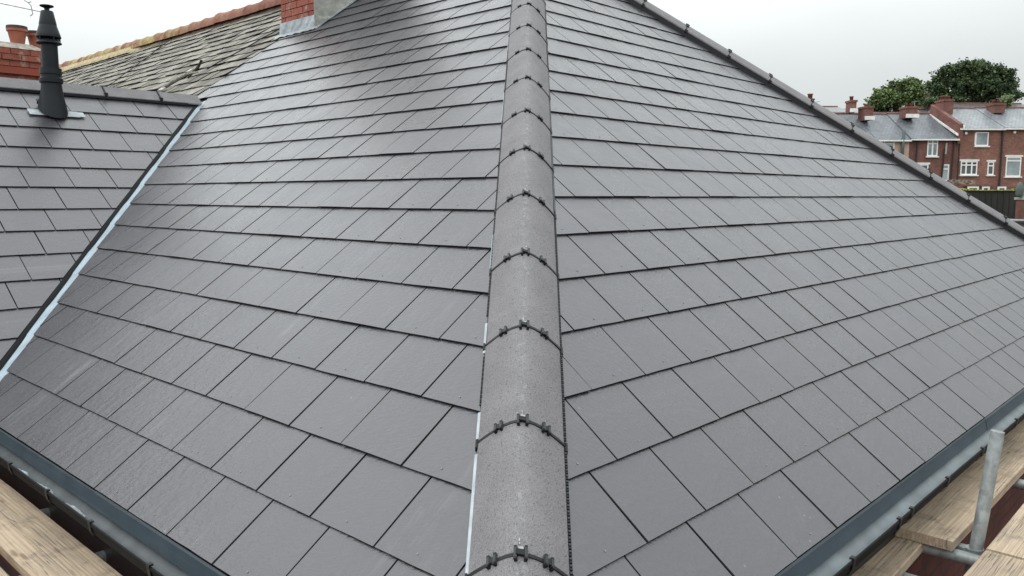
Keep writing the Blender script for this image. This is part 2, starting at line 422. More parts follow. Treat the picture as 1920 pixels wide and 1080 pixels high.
# slate: polygon in (s, v) metres on a plane -> slab
class Plane:
    def __init__(s, e, n, tan, o=Vector((0, 0, 0))):
        s.e = e; s.n = n; c_ = math.cos(math.atan(tan)); s_ = math.sin(math.atan(tan))
        s.u = n*c_+Z*s_; s.N = (Z*c_-n*s_); s.o = o
    def P(s, a, v, h=0.0): return s.o+s.e*a+s.u*v+s.N*h
    def mat(s, a, v):
        p = s.P(a, v); x, y, n = s.e, s.u, s.N
        if x.cross(y).dot(n) < 0: pass
        return Matrix(((x.x, y.x, n.x, p.x), (x.y, y.y, n.y, p.y), (x.z, y.z, n.z, p.z), (0, 0, 0, 1)))
PLl = Plane(eL, nL, TL); PLr = Plane(eR, nR, TR)
LAP = .05
def a_mid(q): return sum(x[0] for x in q)/len(q)
def slate_slab(mb, P, poly, v0, rv, tail=.0098, th=.0050, jit=None, lift=0.0):
    """P(a,v,h) -> point; poly ccw in (a,v); tail height falls to the head"""
    jit = jit or R
    # subdivide the tail edge for a dressed, slightly uneven edge
    q = []
    n = len(poly)
    for i in range(n):
        a, b = poly[i], poly[(i+1) % n]; q.append(a)
        if abs(a[1]-v0) < 1e-6 and abs(b[1]-v0) < 1e-6 and abs(a[0]-b[0]) > .08:
            for k in (1, 2, 3):
                q.append((a[0]+(b[0]-a[0])*k/4, v0+jit.uniform(-.0008, .0012)))
    sk = jit.uniform(-.0012, .0012)
    a0 = sum(x[0] for x in q)/len(q)
    def h(a, v): return (tail+lift)*(1-(v-v0)/(G+LAP))+.0035+sk*(a-a0)/.15
    top = [P(a, v, h(a, v)) for a, v in q]; bot = [P(a, v, h(a, v)-th) for a, v in q]
    nrm = (top[1]-top[0]).cross(top[2]-top[1])
    s = Vector((0, 0, 0))
    for i in range(len(top)): s += top[i].cross(top[(i+1) % len(top)])
    if s.z < 0: top.reverse(); bot.reverse()
    mb.prism(top, bot, 0, 1, rv)

def lay_slates(plane, fr, kmax, lims, smin, smax, width=W, gauge=G, gap=.0068, v_off=lambda k: 0.0):
    """yields (poly, v0, centre, k) for every slate"""
    outl = []
    for k in range(kmax):
        v0 = k*gauge; v1 = v0+gauge+LAP
        f = fr(k)*width
        j0 = math.floor((smin-f)/width)-1; j1 = math.ceil((smax-f)/width)+1
        for j in range(j0, j1):
            a = f+j*width+R.uniform(-.0007, .0007)
            poly = [(a+gap/2, v0), (a+width-gap/2, v0), (a+width-gap/2, v1), (a+gap/2, v1)]
            v0j = R.uniform(-.0012, .0012)
            poly = [(x, y+v0j) for x, y in poly]
            for L_ in lims(k): 
                poly = clip(poly, *L_)
                if len(poly) < 3: break
            if len(poly) < 3 or area(poly) < .0012: continue
            outl.append((poly, v0+v0j, k))
    return outl

# ------------------------------------------------------------------ ground and far terrain
mb = MB()
def gz(x, y):
    t = max(0, min(1, (y-22)/40)); t = t*t*(3-2*t)
    q = max(0, min(1, (x-4)/18)); q = q*q*(3-2*q)
    z = -5.5+t*q*6.9
    if y > 64: z += min(6, (y-64)*.035)*q
    return z
xs = [-400, -200, -100, -60, -40, -25, -15, -8, -4, 0, 4, 8, 12, 16, 20, 25, 30, 35, 40, 45, 50, 60, 80, 120, 200, 400]
ys = [-300, -100, -40, -15, -5, 0, 5, 10, 15, 20, 24, 28, 32, 36, 40, 44, 48, 52, 56, 60, 64, 68, 75, 85, 100, 130, 200, 400, 900]
idx = {}
for i, x in enumerate(xs):
    for j, y in enumerate(ys): idx[i, j] = mb.vert((x, y, gz(x, y)))
for i in range(len(xs)-1):
    for j in range(len(ys)-1): mb.face((idx[i, j], idx[i+1, j], idx[i+1, j+1], idx[i, j+1]))
g_ = link('ground', mb.mesh('ground', M['ground'], True)); g_['kind'] = 'structure'

# ------------------------------------------------------------------ the main house: hipped roof in new slates
house = thing('house', 'house with a hipped roof freshly laid in smooth grey slates', 'house')
zw = -.055   # walls stand inside the eaves
def wall_ring(mb, pts, z0, z1, th=.2):
    for a, b in zip(pts, pts[1:]):
        mb.quad((a.x, a.y, z0), (b.x, b.y, z0), (b.x, b.y, z1), (a.x, a.y, z1))
LS = 15.1*G           # wing starts here along the left eave
REND = 36.8*G         # right eave length
mb = MB()
c0 = nL*.075+nR*.075
ca = eL*.0
pA = eL*(LS+.5)+nL*.075; pB = (nL+nR)*.075*1.0
pB = Vector((0, .106, 0)); pC = eR*(REND-.075)+nR*.075; pD = eR*(REND-.075)+nR*9.0; pE = eL*40+nL*9.2
wall_ring(mb, [pA, pB, pC, pD], -5.6, -.05)
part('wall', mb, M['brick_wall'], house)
# membrane decks just under the slates
mb = MB()
apex = eR*(20*G)+nR*(18.37*G)+Z*(14.4*G)
def u_(p): return p-Z*.012
mb.quad(*[u_(p) for p in (Vector((0, 0, 0)), eR*REND, apex, apex)][:4])
mb.f[-1] = mb.f[-1][:3]
ridge_far = eL*(28.7*G)+nL*(20*G)+Z*(14.4*G)
Lp = [Vector((0, 0, 0)), apex+Z*0, ridge_far, eL*(28.7*G)+nL*(8*G)+Z*(8*G*TL), eL*(27.1*G)+nL*(11.1*G)+Z*(11.1*G*TL), eL*(15.1*G)]
i0 = len(mb.v)
for p in Lp: mb.vert(u_(p))
mb.face(range(i0, i0+len(Lp)))
bk = eR*REND+nR*(37*G)
i0 = len(mb.v)
for p in (eR*REND, bk, apex): mb.vert(u_(p))
mb.face((i0, i0+1, i0+2))
far_eave = eL*(28.7*G)+nL*(40*G)
i0 = len(mb.v)
for p in (apex, bk, far_eave, ridge_far): mb.vert(u_(p))
mb.face(range(i0, i0+4))
part('underlay', mb, M['underlay'], house)

FL = [.033, .349, .77, .244, .698, .193, .633, .116, .6, .067, .511, .003, .482]
FR = [.989, .317, .737, .176, .662, .114, .589, .058, .535, .979, .495, .999]
def fL(k):
    return FL[k] if k < len(FL) else (FL[-1]+(k-len(FL)+1)*.49) % 1
def fR(k):
    return FR[k] if k < len(FR) else (FR[-1]+(k-len(FR)+1)*.49) % 1
# cut lines, in metres.  left plane: hip at s = .918 b ; valley ; party line at 28.7 G
def limL(k):
    L_ = [(-1, .918*cL, -.02), (0, 1, 24.55*G)]
    b = k*G*cL
    if b < 10.75*G:
        L_.append((1, -TL/.665*cL, 15.1*G-.062))
    else: L_.append((1, 0, 28.68*G))
    return L_
def limR(k):
    return [(-1, 1.089*cR, -.02), (1, .915*cR, (REND-.05)), (0, 1, 23.2*G)]
allsl = []
for poly, v0, k in lay_slates(PLl, fL, 25, limL, -1, 30*G): allsl.append((PLl, poly, v0, k))
for poly, v0, k in lay_slates(PLr, fR, 24, limR, -.5, REND): allsl.append((PLr, poly, v0, k))
rank = sorted(range(len(allsl)), key=lambda i: -seen([allsl[i][0].P(a, v) for a, v in allsl[i][1]]))
single = set(rank[:300])
rest = MB()
variants = {}
for i, (pl, poly, v0, k) in enumerate(allsl):
    rv = R.random(); lift = R.choice((0, 0, 0, 0, 0, .0008, .0012, .0022)) 
    if i in single:
        m = MB(); x0, y0 = poly[0][0], v0
        key = None
        full = len(poly) == 4 and abs(area(poly)-(W-.0068)*(G+LAP)) < 1e-5
        if full: key = (pl is PLl, R.randrange(8))
        if key and key in variants: me = variants[key]
        else:
            loc = lambda a, v, h: Vector((a-x0, v-y0, h))
            # keep world-up sense: handedness of the frame decides winding
            q = [(a-x0, v-y0) for a, v in poly]
            hand = pl.e.cross(pl.u).dot(pl.N) > 0
            slate_slab(m, lambda a, v, h: Vector((a, v, h)), q, 0, R.random(), lift=lift)
            if not hand: m.f = [tuple(reversed(f)) for f in m.f]
            me = m.mesh('slate', [M['slate'], M['slate_edge']])
            if key: variants[key] = me
        link('slate', me, house, pl.mat(x0, y0))
    else:
        slate_slab(rest, pl.P, poly, v0, rv, lift=lift)
part('slates', rest, [M['slate'], M['slate_edge']], house, kind='stuff')
# rivets: a small disc near the tail of every slate
mb = MB()
for pl, poly, v0, k in allsl:
    xs_ = [a for a, v in poly if v < v0+.01]
    if len(xs_) < 2: continue
    a = (min(xs_)+max(xs_))/2+R.uniform(-.006, .006); v = v0+.032
    c = pl.P(a, v, .0127)
    if not seen([c, c, c], 30) and project(c) is None: continue
    mb.tube([c-pl.N*.002, c+pl.N*.0014], [.0042, .0030], 6)
part('rivets', mb, M['rivet'], house, kind='stuff')

# ------------------------------------------------------------------ hip tiles
def hip_frame(d, n1, n2):
    n = (n1+n2); n = (n-d*n.dot(d)).normalized(); return n
def hip(start, d, plA, plB, joints, parent, hwA=.128, hwB=.118, apex_h=.052, edge_h=.016, detail=True):
    n = (plA.N+plB.N); n = (n-d*n.dot(d)).normalized(); side = n.cross(d).normalized()
    tA = plA.N.cross(d); sA = 1 if (tA if tA.dot(n) < 0 else -tA).dot(side) > 0 else -1
    N = 14; NP = N+1
    def edge(t, which, w, h):
        pl = plA if which == 0 else plB; sg = sA if which == 0 else -sA
        e0 = start+d*t+side*(sg*w); x = (h-(e0-pl.o).dot(pl.N))/n.dot(pl.N); return e0+n*x
    def prof_at(t, dw=0.0, dh=0.0):
        c = start+d*t; a = edge(t, 0, hwA+dw, edge_h); b = edge(t, 1, hwB+dw, edge_h); pts = []
        top = c+n*(apex_h+dh); lin = (a+b)/2; kk = n.dot(top-lin)
        for i in range(NP):
            u = i/N*2-1; pts.append(a.lerp(b, i/N)+n*(kk*(1-abs(u)**1.6)+dh*.6))
        return pts
    for k in range(len(joints)-1):
        t0, t1 = joints[k]+.003, joints[k+1]-.003
        m = MB(); NS = 10; off = side*R.uniform(-.002, .002)+n*R.uniform(0, .002); rows = []
        for s_ in range(NS+1):
            pp = [p+off for p in prof_at(t0+(t1-t0)*s_/NS)]; rows.append([m.vert(p) for p in pp])
        for r_ in rows:
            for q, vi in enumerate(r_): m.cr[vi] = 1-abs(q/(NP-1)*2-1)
        for s_ in range(NS):
            for q in range(NP-1): m.face((rows[s_][q], rows[s_][q+1], rows[s_+1][q+1], rows[s_+1][q]), 0)
        for s_, flip in ((0, False), (NS, True)):
            pp = [p+off for p in prof_at(t0+(t1-t0)*s_/NS)]
            ob = [m.vert(p) for p in pp]; ib = [m.vert(p-n*.012) for p in pp]
            for q in range(NP-1):
                f = (ob[q], ib[q], ib[q+1], ob[q+1]); m.face(f if not flip else f[::-1], 0)
        p0 = prof_at(t0); p1 = prof_at(t1)
        for q in (0, NP-1):
            f = [p0[q]+off, p1[q]+off, p1[q]+off-n*.012, p0[q]+off-n*.012]; m.quad(*(f if q == 0 else f[::-1]))
        if sA > 0: m.f = [f[::-1] for f in m.f]
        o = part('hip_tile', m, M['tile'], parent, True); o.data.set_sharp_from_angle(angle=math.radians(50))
    for k, t in enumerate(joints):
        m = MB(); prof = prof_at(t, .006, .0028); c = Vector((0, 0, 0))
        wob = [math.sin(i*1.3+k)*.0008 for i in range(NP)]; ww = .0075
        A = [m.vert(p-d*(ww/2+.002)+d*wob[i]) for i, p in enumerate(prof)]
        B = [m.vert(p+d*ww/2+d*wob[i]) for i, p in enumerate(prof)]
        A2 = [m.vert(p-n*.016-d*(ww/2+.002)+d*wob[i]) for i, p in enumerate(prof)]
        B2 = [m.vert(p-n*.016+d*ww/2+d*wob[i]) for i, p in enumerate(prof)]
        for q in range(NP-1):
            m.face((A[q], A[q+1], B[q+1], B[q])); m.face((A2[q], A2[q+1], A[q+1], A[q])); m.face((B[q], B[q+1], B2[q+1], B2[q]))
        for q in (0, NP-1):
            m.cbox(prof[q]-n*.006-d*.008, side*.003, d*.016, n*.012, 0)
        o = part('tile_union', m, M['black_plastic'], parent)
        def clip_set(qs, big, bridge):
            lg = MB()
            for q in qs:
                f = q*(NP-1); i = min(int(f), NP-2); p = prof[i].lerp(prof[i+1], f-i)
                tg = (prof[i+1]-prof[i]).normalized(); nn = tg.cross(d); nn = nn if nn.dot(n) > 0 else -nn
                hl = .017 if big else .014; cc = p+nn*.0035
                lg.cbox(cc+d*.002, tg*.0038, d*hl, nn*.004, 1)
                lg.cbox(cc-d*hl, tg*.0038, d*.003, nn*.0065, 0); lg.cbox(cc+d*hl, tg*.0034, d*.002, nn*.0045, 0)
            f = bridge*(NP-1); i = min(int(f), NP-2); p = prof[i].lerp(prof[i+1], f-i); tg = (prof[i+1]-prof[i]).normalized(); nn = tg.cross(d); nn = nn if nn.dot(n) > 0 else -nn
            lg.cbox(p+nn*.0025, tg*(.0125 if big else .0085), d*.0075, nn*.004, 0)
            part('clip_lug', lg, [M['black_plastic'], M['grey_plastic']], o)
        clip_set((.5-.045, .5+.045), True, .5); clip_set((.215, .275), False, .245); clip_set((.725, .785), False, .755)
        if detail and k < 7:
            wm = MB(); p = prof[NP//2]
            wm.cbox(p+n*.0005+d*.010, side*.006, d*.006, n*.003)
            for _ in range(2): wm.cbox(p+d*(.022+R.uniform(0, .02))+side*R.uniform(-.004, .004)-n*.0015, side*R.uniform(.001, .0022), d*R.uniform(.002, .008), n*.0016)
            part('sealant_smear', wm, M['white_mark'], o)
    return edge, n, side, d

hd = Vector((.056, 1, 0)); hd.z = (hd.dot(nL)*TL+hd.dot(nR)*TR)/2; hd.normalize()
J = [-.0, .448, .896, 1.338, 1.787, 2.252, 2.701, 3.151, 3.631, 4.121, 4.612, 5.12, 5.60, 6.08]
edge_, n_, side_, _d = hip(Vector((-.004, 0, .0)), hd, PLl, PLr, J, house)
# ventilated strips under the flanks: pale foil on the left, toothed black-and-grey lip on the right
def strip(name, mat, which, t0, t1, w0, w1, h0_, h1_):
    m = MB(); N_ = max(1, int((t1-t0)/.3)); rows = []
    for i in range(N_+1):
        t = t0+(t1-t0)*i/N_; rows.append([m.vert(edge_(t, which, w0, h0_)), m.vert(edge_(t, which, w0, h1_)), m.vert(edge_(t, which, w1, h1_)), m.vert(edge_(t, which, w1, h0_))])
    for i in range(N_):
        for q in range(4): m.face((rows[i][q], rows[i][(q+1) % 4], rows[i+1][(q+1) % 4], rows[i+1][q]))
    m.face(rows[0]); m.face(rows[-1][::-1])
    return part(name, m, mat, house)
for a, b in ((.10, .44), (.455, .85), (.91, 1.02), (1.30, 1.46), (1.8, 2.05), (3.2, 3.6), (4.3, 4.7)):
    strip('foil_strip', M['alu'], 0, a, b, .129, .137, .0145, .0185)
for a, b in ((2.3, 2.68), (2.72, 3.1), (3.2, 3.55), (3.66, 4.05)):
    strip('foil_strip', M['alu'], 1, a, b, .119, .1245, .0145, .0185)
m = MB(); m2 = MB(); t = .1; ii = 0
while t < 5.6:
    for which, w_ in ((1, .1215), (0, .1315)):
        if which == 0 and (t < 1.05 or 1.28 < t < 1.5): continue
        c = edge_(t, which, w_, .0165); (m if ii % 2 else m2).cbox(c, hd*.0028, side_*.0033, n_*.0035)
    t += .0105; ii += 1
part('vent_lip', m, M['grey_plastic'], house, kind='stuff'); part('vent_mesh', m2, M['black_plastic'], house, kind='stuff')
strip('hip_roll', M['black_plastic'], 0, 0, 5.9, .112, .131, .008, .0145)
strip('hip_roll', M['black_plastic'], 1, 0, 5.9, .100, .1225, .008, .0155)

# far hip on the right
Cc = eR*REND; fd = (apex-Cc); Lf = fd.length; fd.normalize()
PLf = Plane(nR, -eR, .852, Cc)
JF = [.0, .42, .80, 1.23, 1.655, 2.095, 2.539, 2.987, 3.452, 3.921, 4.399, 4.869, 5.355, 5.838, 6.3, Lf-.1]
edgF, nF, sF, _d = hip(Cc, fd, PLr, PLf, JF, house, hwA=.125, hwB=.125, apex_h=.088, edge_h=.060, detail=False)
edge_ = edgF
strip('hip_roll', M['black_plastic'], 0, 0, Lf-.1, .095, .1235, .004, .050)  # roll made taller; its black face stands in for the shaded tile underside

# top ridge (out of the photograph, closes the roof)
m = MB(); d_ = eL
Lr = (ridge_far-apex).length
for i in range(int(Lr/.45)+1):
    a = apex+(ridge_far-apex).normalized()*(i*.45); dd = (ridge_far-apex).normalized()
    L1 = min(.44, Lr-i*.45)
    if L1 < .05: continue
    mm_ = MB(); sd = Z.cross(dd)
    mm_.prism([a+Z*.05, a+Z*.05+dd*L1, a+Z*.05+dd*L1-sd*.13-Z*.09, a-sd*.13-Z*.04], [a+Z*.035, a+Z*.035+dd*L1, a+Z*.035+dd*L1-sd*.13-Z*.09, a-sd*.13-Z*.055])
    mm_.prism([a+Z*.05+dd*L1, a+Z*.05, a+sd*.13-Z*.04, a+Z*.05+dd*L1+sd*.13-Z*.09], [a+Z*.035+dd*L1, a+Z*.035, a+sd*.13-Z*.055, a+Z*.035+dd*L1+sd*.13-Z*.09])
    part('ridge_tile', mm_, M['tile'], house)

# ------------------------------------------------------------------ eaves: guard, gutter, fascia, brackets
def eaves(e, outd, s0, s1, joints, brk, pl, mitre):
    # e along, outd outward horizontal. guard strip from slate tail down into the gutter
    J_ = [s0]+[j for j in joints if s0 < j < s1]+[s1]
    for a, b in zip(J_, J_[1:]):
        m = MB(); lapp = .012
        P = lambda s, d, z: e*(s+(0 if not mitre or s > s0 else -d)) + outd*d+Z*z
        aa = a-(lapp if a > s0 else 0)
        N = max(2, int((b-aa)/.25)); st = [aa+(b-aa)*i/N for i in range(N+1)]
        wv = R.uniform(-.0015, .0015); pz = .0015*(J_.index(a) % 2)
        prof = lambda s: [P(s, -.05, -.040+pz), P(s, .001, -.004+pz), P(s, .004+pz, -.010), P(s, .008+pz, -.030), P(s, .013+pz+.001*math.sin(s*5), -.052), P(s, .016+pz, -.062), P(s, .012+pz, -.064)]
        m.sweep(prof, st)
        if e is eR: m.f = [f[::-1] for f in m.f]
        part('eaves_guard', m, M['guard'], house)
    # gutter trough
    cx, rr = .049, .048; zc = -.048
    GJ = [s0]+[s0+2.0*i+.9 for i in range(6) if s0+2.0*i+.9 < s1]+[s1]
    for a, b in zip(GJ, GJ[1:]):
        m = MB(); st = [a+(b-a)*i/8 for i in range(9)]
        def prof(s):
            o = []
            for i in range(11):
                t = math.pi+math.pi*i/10
                o.append(P(s, cx+math.cos(t)*rr, zc+math.sin(t)*rr*1.0))
            o.append(P(s, cx+rr+.001, zc+.010))
            return o
        def prof2(s):
            o = [P(s, cx+rr+.0005, zc+.010), P(s, cx+rr+.002, zc+.016), P(s, cx+rr+.008, zc+.016), P(s, cx+rr+.010, zc+.009), P(s, cx+rr+.006, zc+.003)]
            for i in range(10, -1, -1):
                t = math.pi+math.pi*i/10
                o.append(P(s, cx+math.cos(t)*(rr+.003), zc+math.sin(t)*(rr+.003)))
            return o
        P = lambda s, d, z: e*(s-(d if (mitre and s <= s0+1e-6) else 0))+outd*d+Z*(z+.0015*math.sin(s*3.1))
        m.sweep(prof, st); m.sweep(prof2, st, mi=1)
        if e is eR: m.f = [f[::-1] for f in m.f]
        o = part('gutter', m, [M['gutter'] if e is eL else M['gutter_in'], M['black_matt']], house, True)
        o.data.set_sharp_from_angle(angle=math.radians(50))
    for s in brk:
        m = MB(); wd = .011
        pts = []
        for i in range(8):
            t = math.pi*1.25+math.pi*.75*i/7
            pts.append((cx+math.cos(t)*(rr+.006), zc+math.sin(t)*(rr+.006)))
        pts += [(cx+rr+.008, zc+.016), (cx+rr+.002, zc+.020), (cx+rr-.006, zc+.016)]
        m.sweep(lambda ss: [e*ss+outd*d+Z*z for d, z in pts], [s-wd, s+wd])
        m.sweep(lambda ss: [e*ss+outd*(d+.003)+Z*(z+.002) for d, z in pts], [s+wd, s-wd])
        m.cbox(e*s+outd*(cx+rr+.003)+Z*(zc+.020), e*.010, outd*.007, Z*.003)
        part('gutter_bracket', m, M['black_plastic'], house)
    m = MB(); m.box(e*(s0+.02)-outd*.045-Z*.40, e*(s1-s0), outd*.028, Z*.375); part('fascia', m, M['fascia'], house)  # fascia carried down extra deep, its black standing in for shade below the gutter
    m = MB(); m.box(e*(s0+.03)-outd*.075-Z*.215, e*(s1-s0-.05), outd*.029, Z*.004); part('soffit', m, M['fascia'], house)
eaves(eL, -nL, 0, LS, [.75, 2.15, 3.4], [.55, 1.0, 1.45, 1.93, 2.37, 2.83, 3.28, 3.7], PLl, True)
eaves(eR, -nR, 0, REND, [1.05, 2.05, 3.42, 4.9, 6.4, 7.9], [.5, 1.0, 1.42, 1.85, 1.98, 2.42, 2.95, 3.6, 4.3, 5.0, 5.8, 6.6, 7.4, 8.2, 9.0], PLr, True)
# torn foil lying bright along the left gutter lip
for s0_, L0 in ((1.98, .24), (2.32, .20), (2.62, .12)):
    m = MB(); st = [s0_+L0*i/14 for i in range(15)]
    wob = [R.uniform(-.004, .004) for _ in st]; it = iter(range(100))
    rows = []
    for i, s in enumerate(st):
        ww = .014*(math.sin(math.pi*i/14)**.5)+.002
        a = eL*s-nL*(.098)+Z*(-.029+wob[i]*.5); b = eL*s-nL*(.099-ww)+Z*(-.036+wob[i])
        rows.append((m.vert(a), m.vert(b)))
    for q in range(14): m.face((rows[q][0], rows[q+1][0], rows[q+1][1], rows[q][1]))
    part('foil_scrap', m, M['alu'], house)

# ------------------------------------------------------------------ rear extension on the left (wing)
TW = .665; A0 = 15.30*G; ZR = 8.05*G; SR = A0+ZR/TW
wing = thing('rear_extension', 'lower extension on the left whose grey slate roof meets the main roof in a valley', 'extension', tuple(eL*SR-Z*5.5))
cW, sW = math.cos(math.atan(TW)), math.sin(math.atan(TW))
PLw = Plane(-nL, eL, TW, eL*A0)       # a: outward from the main eave line ; v: up slope
# valley on this plane: b = z/TL -> a = -(v sW)/TL
wrest = []
VW = [x*G for x in (-.03, .97, 1.974, 2.998, 4.043, 5.083, 6.13, 7.153, 8.274, 9.361, 10.492, 11.734, 12.926, 14.1)]
JW = (.2, .7, .2, .66, .18, .66, .22, .74, .27, .85, .25, .735, .19, .7)
vtop = ZR/sW-.01
for k, v0 in enumerate(VW):
    v1 = min((VW[k+1] if k+1 < len(VW) else v0+G)+LAP, vtop)
    if v1-v0 < .02: continue
    for j in range(-12, 9):
        a = (JW[k]+j)*W+R.uniform(-.0008, .0008); poly = [(a+.0034, v0), (a+W-.0034, v0), (a+W-.0034, v1), (a+.0034, v1)]
        poly = clip(poly, -1, -sW/TL, -.040)
        if len(poly) > 2: poly = clip(poly, 1, 0, 2.6)
        if len(poly) < 3 or area(poly) < .0012: continue
        wrest.append((poly, v0, k))
rk = sorted(range(len(wrest)), key=lambda i: -seen([PLw.P(a, v) for a, v in wrest[i][0]]))
ws = set(rk[:200]); rest = MB()
for i, (poly, v0, k) in enumerate(wrest):
    if i in ws:
        m = MB(); slate_slab(m, PLw.P, poly, v0, R.random()); part('slate', m, [M['slate'], M['slate_edge']], wing)
    else: slate_slab(rest, PLw.P, poly, v0, R.random())
if rest.v: part('slates', rest, [M['slate'], M['slate_edge']], wing, kind='stuff')
mb = MB()
for poly, v0, k in wrest:
    xs_ = [a for a, v in poly if v < v0+.01]
    if len(xs_) > 1:
        c = PLw.P((min(xs_)+max(xs_))/2, v0+.032, .0127); mb.tube([c-PLw.N*.002, c+PLw.N*.0014], [.0042, .0030], 6)
part('rivets', mb, M['rivet'], wing, kind='stuff')
mb = MB()
rs = lambda b: eL*SR+nL*b+Z*ZR
vb = ZR/TL
mb.quad(*[u_(p) for p in (eL*A0, rs(vb), rs(-2.6), eL*A0-nL*2.6)])
mb.quad(*[u_(p) for p in (rs(-2.6), rs(vb), eL*(2*SR-A0)+nL*0, eL*(2*SR-A0)-nL*2.6)])
part('underlay', mb, M['underlay'], wing)
mb = MB()
for p, q in ((eL*(A0+.1), eL*(A0+.1)-nL*2.55), (eL*(A0+.1)-nL*2.55, eL*(2*SR-A0-.1)-nL*2.55)):
    mb.quad((p.x, p.y, -5.6), (q.x, q.y, -5.6), (q.x, q.y, -.03), (p.x, p.y, -.03))
mb.v += [tuple(eL*(A0+.1)-nL*2.55-Z*.03), tuple(eL*(2*SR-A0-.1)-nL*2.55-Z*.03), tuple(rs(-2.55)-Z*.03)]
mb.face((len(mb.v)-3, len(mb.v)-2, len(mb.v)-1))
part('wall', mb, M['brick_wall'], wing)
# angular dry ridge
rj = [-2.6, -2.05, -1.56, -1.07, -.58, -.09, .39, .875, 1.36, 1.85, 2.345, 2.745]
for a, b in zip(rj, rj[1:]):
    m = MB(); p0, p1 = rs(a+.004)+Z*.055, rs(b-.004)+Z*.055
    wv = .115; dz = .088; th = .012
    fr = -eL*wv-Z*dz; bkv = eL*wv-Z*dz
    flat = .022
    up_ = [p0-eL*flat, p1-eL*flat, p1+fr, p0+fr]
    m.prism(up_[::-1], [p-Z*th for p in up_[::-1]])
    up2 = [p0+eL*flat, p1+eL*flat, p1-eL*flat, p0-eL*flat]; m.prism([p+Z*.0005 for p in up2[::-1]], [p-Z*th for p in up2[::-1]])
    up3 = [p0+eL*flat, p0+bkv, p1+bkv, p1+eL*flat]; m.prism(up3[::-1], [p-Z*th for p in up3[::-1]])
    part('ridge_tile', m, M['tile'], wing)
for a in rj[1:-1]:
    m = MB(); c = rs(a)+Z*.055
    for (p, q) in ((c-eL*.022+Z*.004, c-eL*.120-Z*.092), (c+eL*.022+Z*.004, c-eL*.022+Z*.004), (c+eL*.120-Z*.092, c+eL*.022+Z*.004)):
        dd = q-p; nn = dd.cross(nL).normalized(); m.cbox((p+q)/2, dd/2, nL*.006, nn*.006)
    m.cbox(c-eL*.105-Z*.077, eL*.02, nL*.012, Z*.014)
    part('ridge_clip', m, M['black_plastic'], wing)
# dark ventilation roll under the ridge
m = MB(); m.box(rs(-2.6)-eL*.118-Z*.062, nL*5.2, eL*.02, Z*.022); part('ridge_roll', m, M['black_plastic'], wing)
# back slope plain slates as one sheet is hidden; valley trough pale, with black upstand
def valley_pt(t, offs, h):   # t = height of the valley line / ZR
    z = ZR*t; b = z/TL; s = A0+z/TW
    return eL*(s+offs)+nL*b+Z*(z+h)
m = MB(); N = 14
rows = []
def cutL(b):   # slate cut line on main slope, metres
    return 15.1*G+b*TL/TW-.062
for i in range(N+1):
    t = i/N*1.0; z = ZR*t; b = z/TL; s = A0+z/TW
    cm = cutL(b)+R.uniform(-.002, .002)
    rows.append([m.vert(eL*(cm-.05)+nL*b+Z*(z+.004)), m.vert(eL*(cm+.012)+nL*b+Z*(z+.0065)), m.vert(eL*(s-.012)+nL*b+Z*(z-.004)), m.vert(eL*(s+.01)+nL*b+Z*(z+.006+.008))])
for i in range(N):
    for q in range(3): m.face((rows[i][q+1], rows[i+1][q+1], rows[i+1][q], rows[i][q]))
part('valley_trough', m, M['valley'], wing)
m = MB(); rows = []
for i in range(40+1):
    t = i/40; z = ZR*t; b = z/TL; s = A0+z/TW
    wj = (.052 if (i//3) % 2 else .058)
    p = lambda o_, h: m.vert(eL*(s+o_)+nL*b+Z*(z+max(0, o_)*TW+h))
    wj = .034 if (i//3) % 2 else .038
    rows.append([p(-.005 if (i//3) % 2 else .002, .004), p(.002, .010), p(.012, .012), p(wj, .010), p(wj+.002, .004)])
for i in range(40):
    for q in range(4): m.face((rows[i][q], rows[i][q+1], rows[i+1][q+1], rows[i+1][q]))
m.f = [f[::-1] for f in m.f]
part('valley_upstand', m, M['black_matt'], wing)

# ------------------------------------------------------------------ neighbouring old roof
old = thing('neighbour_house', 'neighbouring house with an old weathered slate roof and terracotta ridge', 'house', tuple(eL*40*G+nL*8*G-Z*5.5))
mb = MB()
o0 = 28.72*G; o1 = 70*G
mb.quad(*[u_(p)-Z*.02 for p in (eL*o0, eL*o0+nL*20*G+Z*14.4*G, eL*o1+nL*20*G+Z*14.4*G, eL*o1)])
mb.quad(*[u_(p)-Z*.02 for p in (eL*o0+nL*20*G+Z*14.4*G, eL*o0+nL*40*G, eL*o1+nL*40*G, eL*o1+nL*20*G+Z*14.4*G)])
part('underlay', mb, M['underlay'], old)
mb = MB(); a = eL*o1; b = eL*o1+nL*40*G
mb.quad((a.x, a.y, -5.6), (b.x, b.y, -5.6), (b.x, b.y, -.05), (a.x, a.y, -.05))
mb.v += [(a.x, a.y, -.05), (b.x, b.y, -.05), tuple(eL*o1+nL*20*G+Z*14.35*G)]; mb.face((4, 5, 6))
a = eL*o0+nL*.1; mb.quad((a.x, a.y, -5.6), (a.x-.707*11, a.y+.707*11, -5.6), (a.x-.707*11, a.y+.707*11, -.05), (a.x, a.y, -.05))
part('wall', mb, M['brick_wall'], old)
og, ow = .19, .25
olds = []
for k in range(33):
    v0 = k*og; 
    if v0 > 24.3*G: break
    for j in range(int((o1-o0)/ow)+1):
        a = o0+(j-.5*(k % 2))*ow+R.uniform(-.012, .012); a1 = a+ow-R.uniform(.004, .012)
        a = max(a, o0+.004)
        if a1-a < .06 or a1 > o1: continue
        P0 = PLl.P(a, v0)
        pj = project(PLl.P(a, v0+og))
        if pj is None: continue
        if pj[1] > 140+.105*pj[0]+45 and pj[0] < 400: continue
        if k*og < 2.3: continue
        olds.append((a, a1, v0))
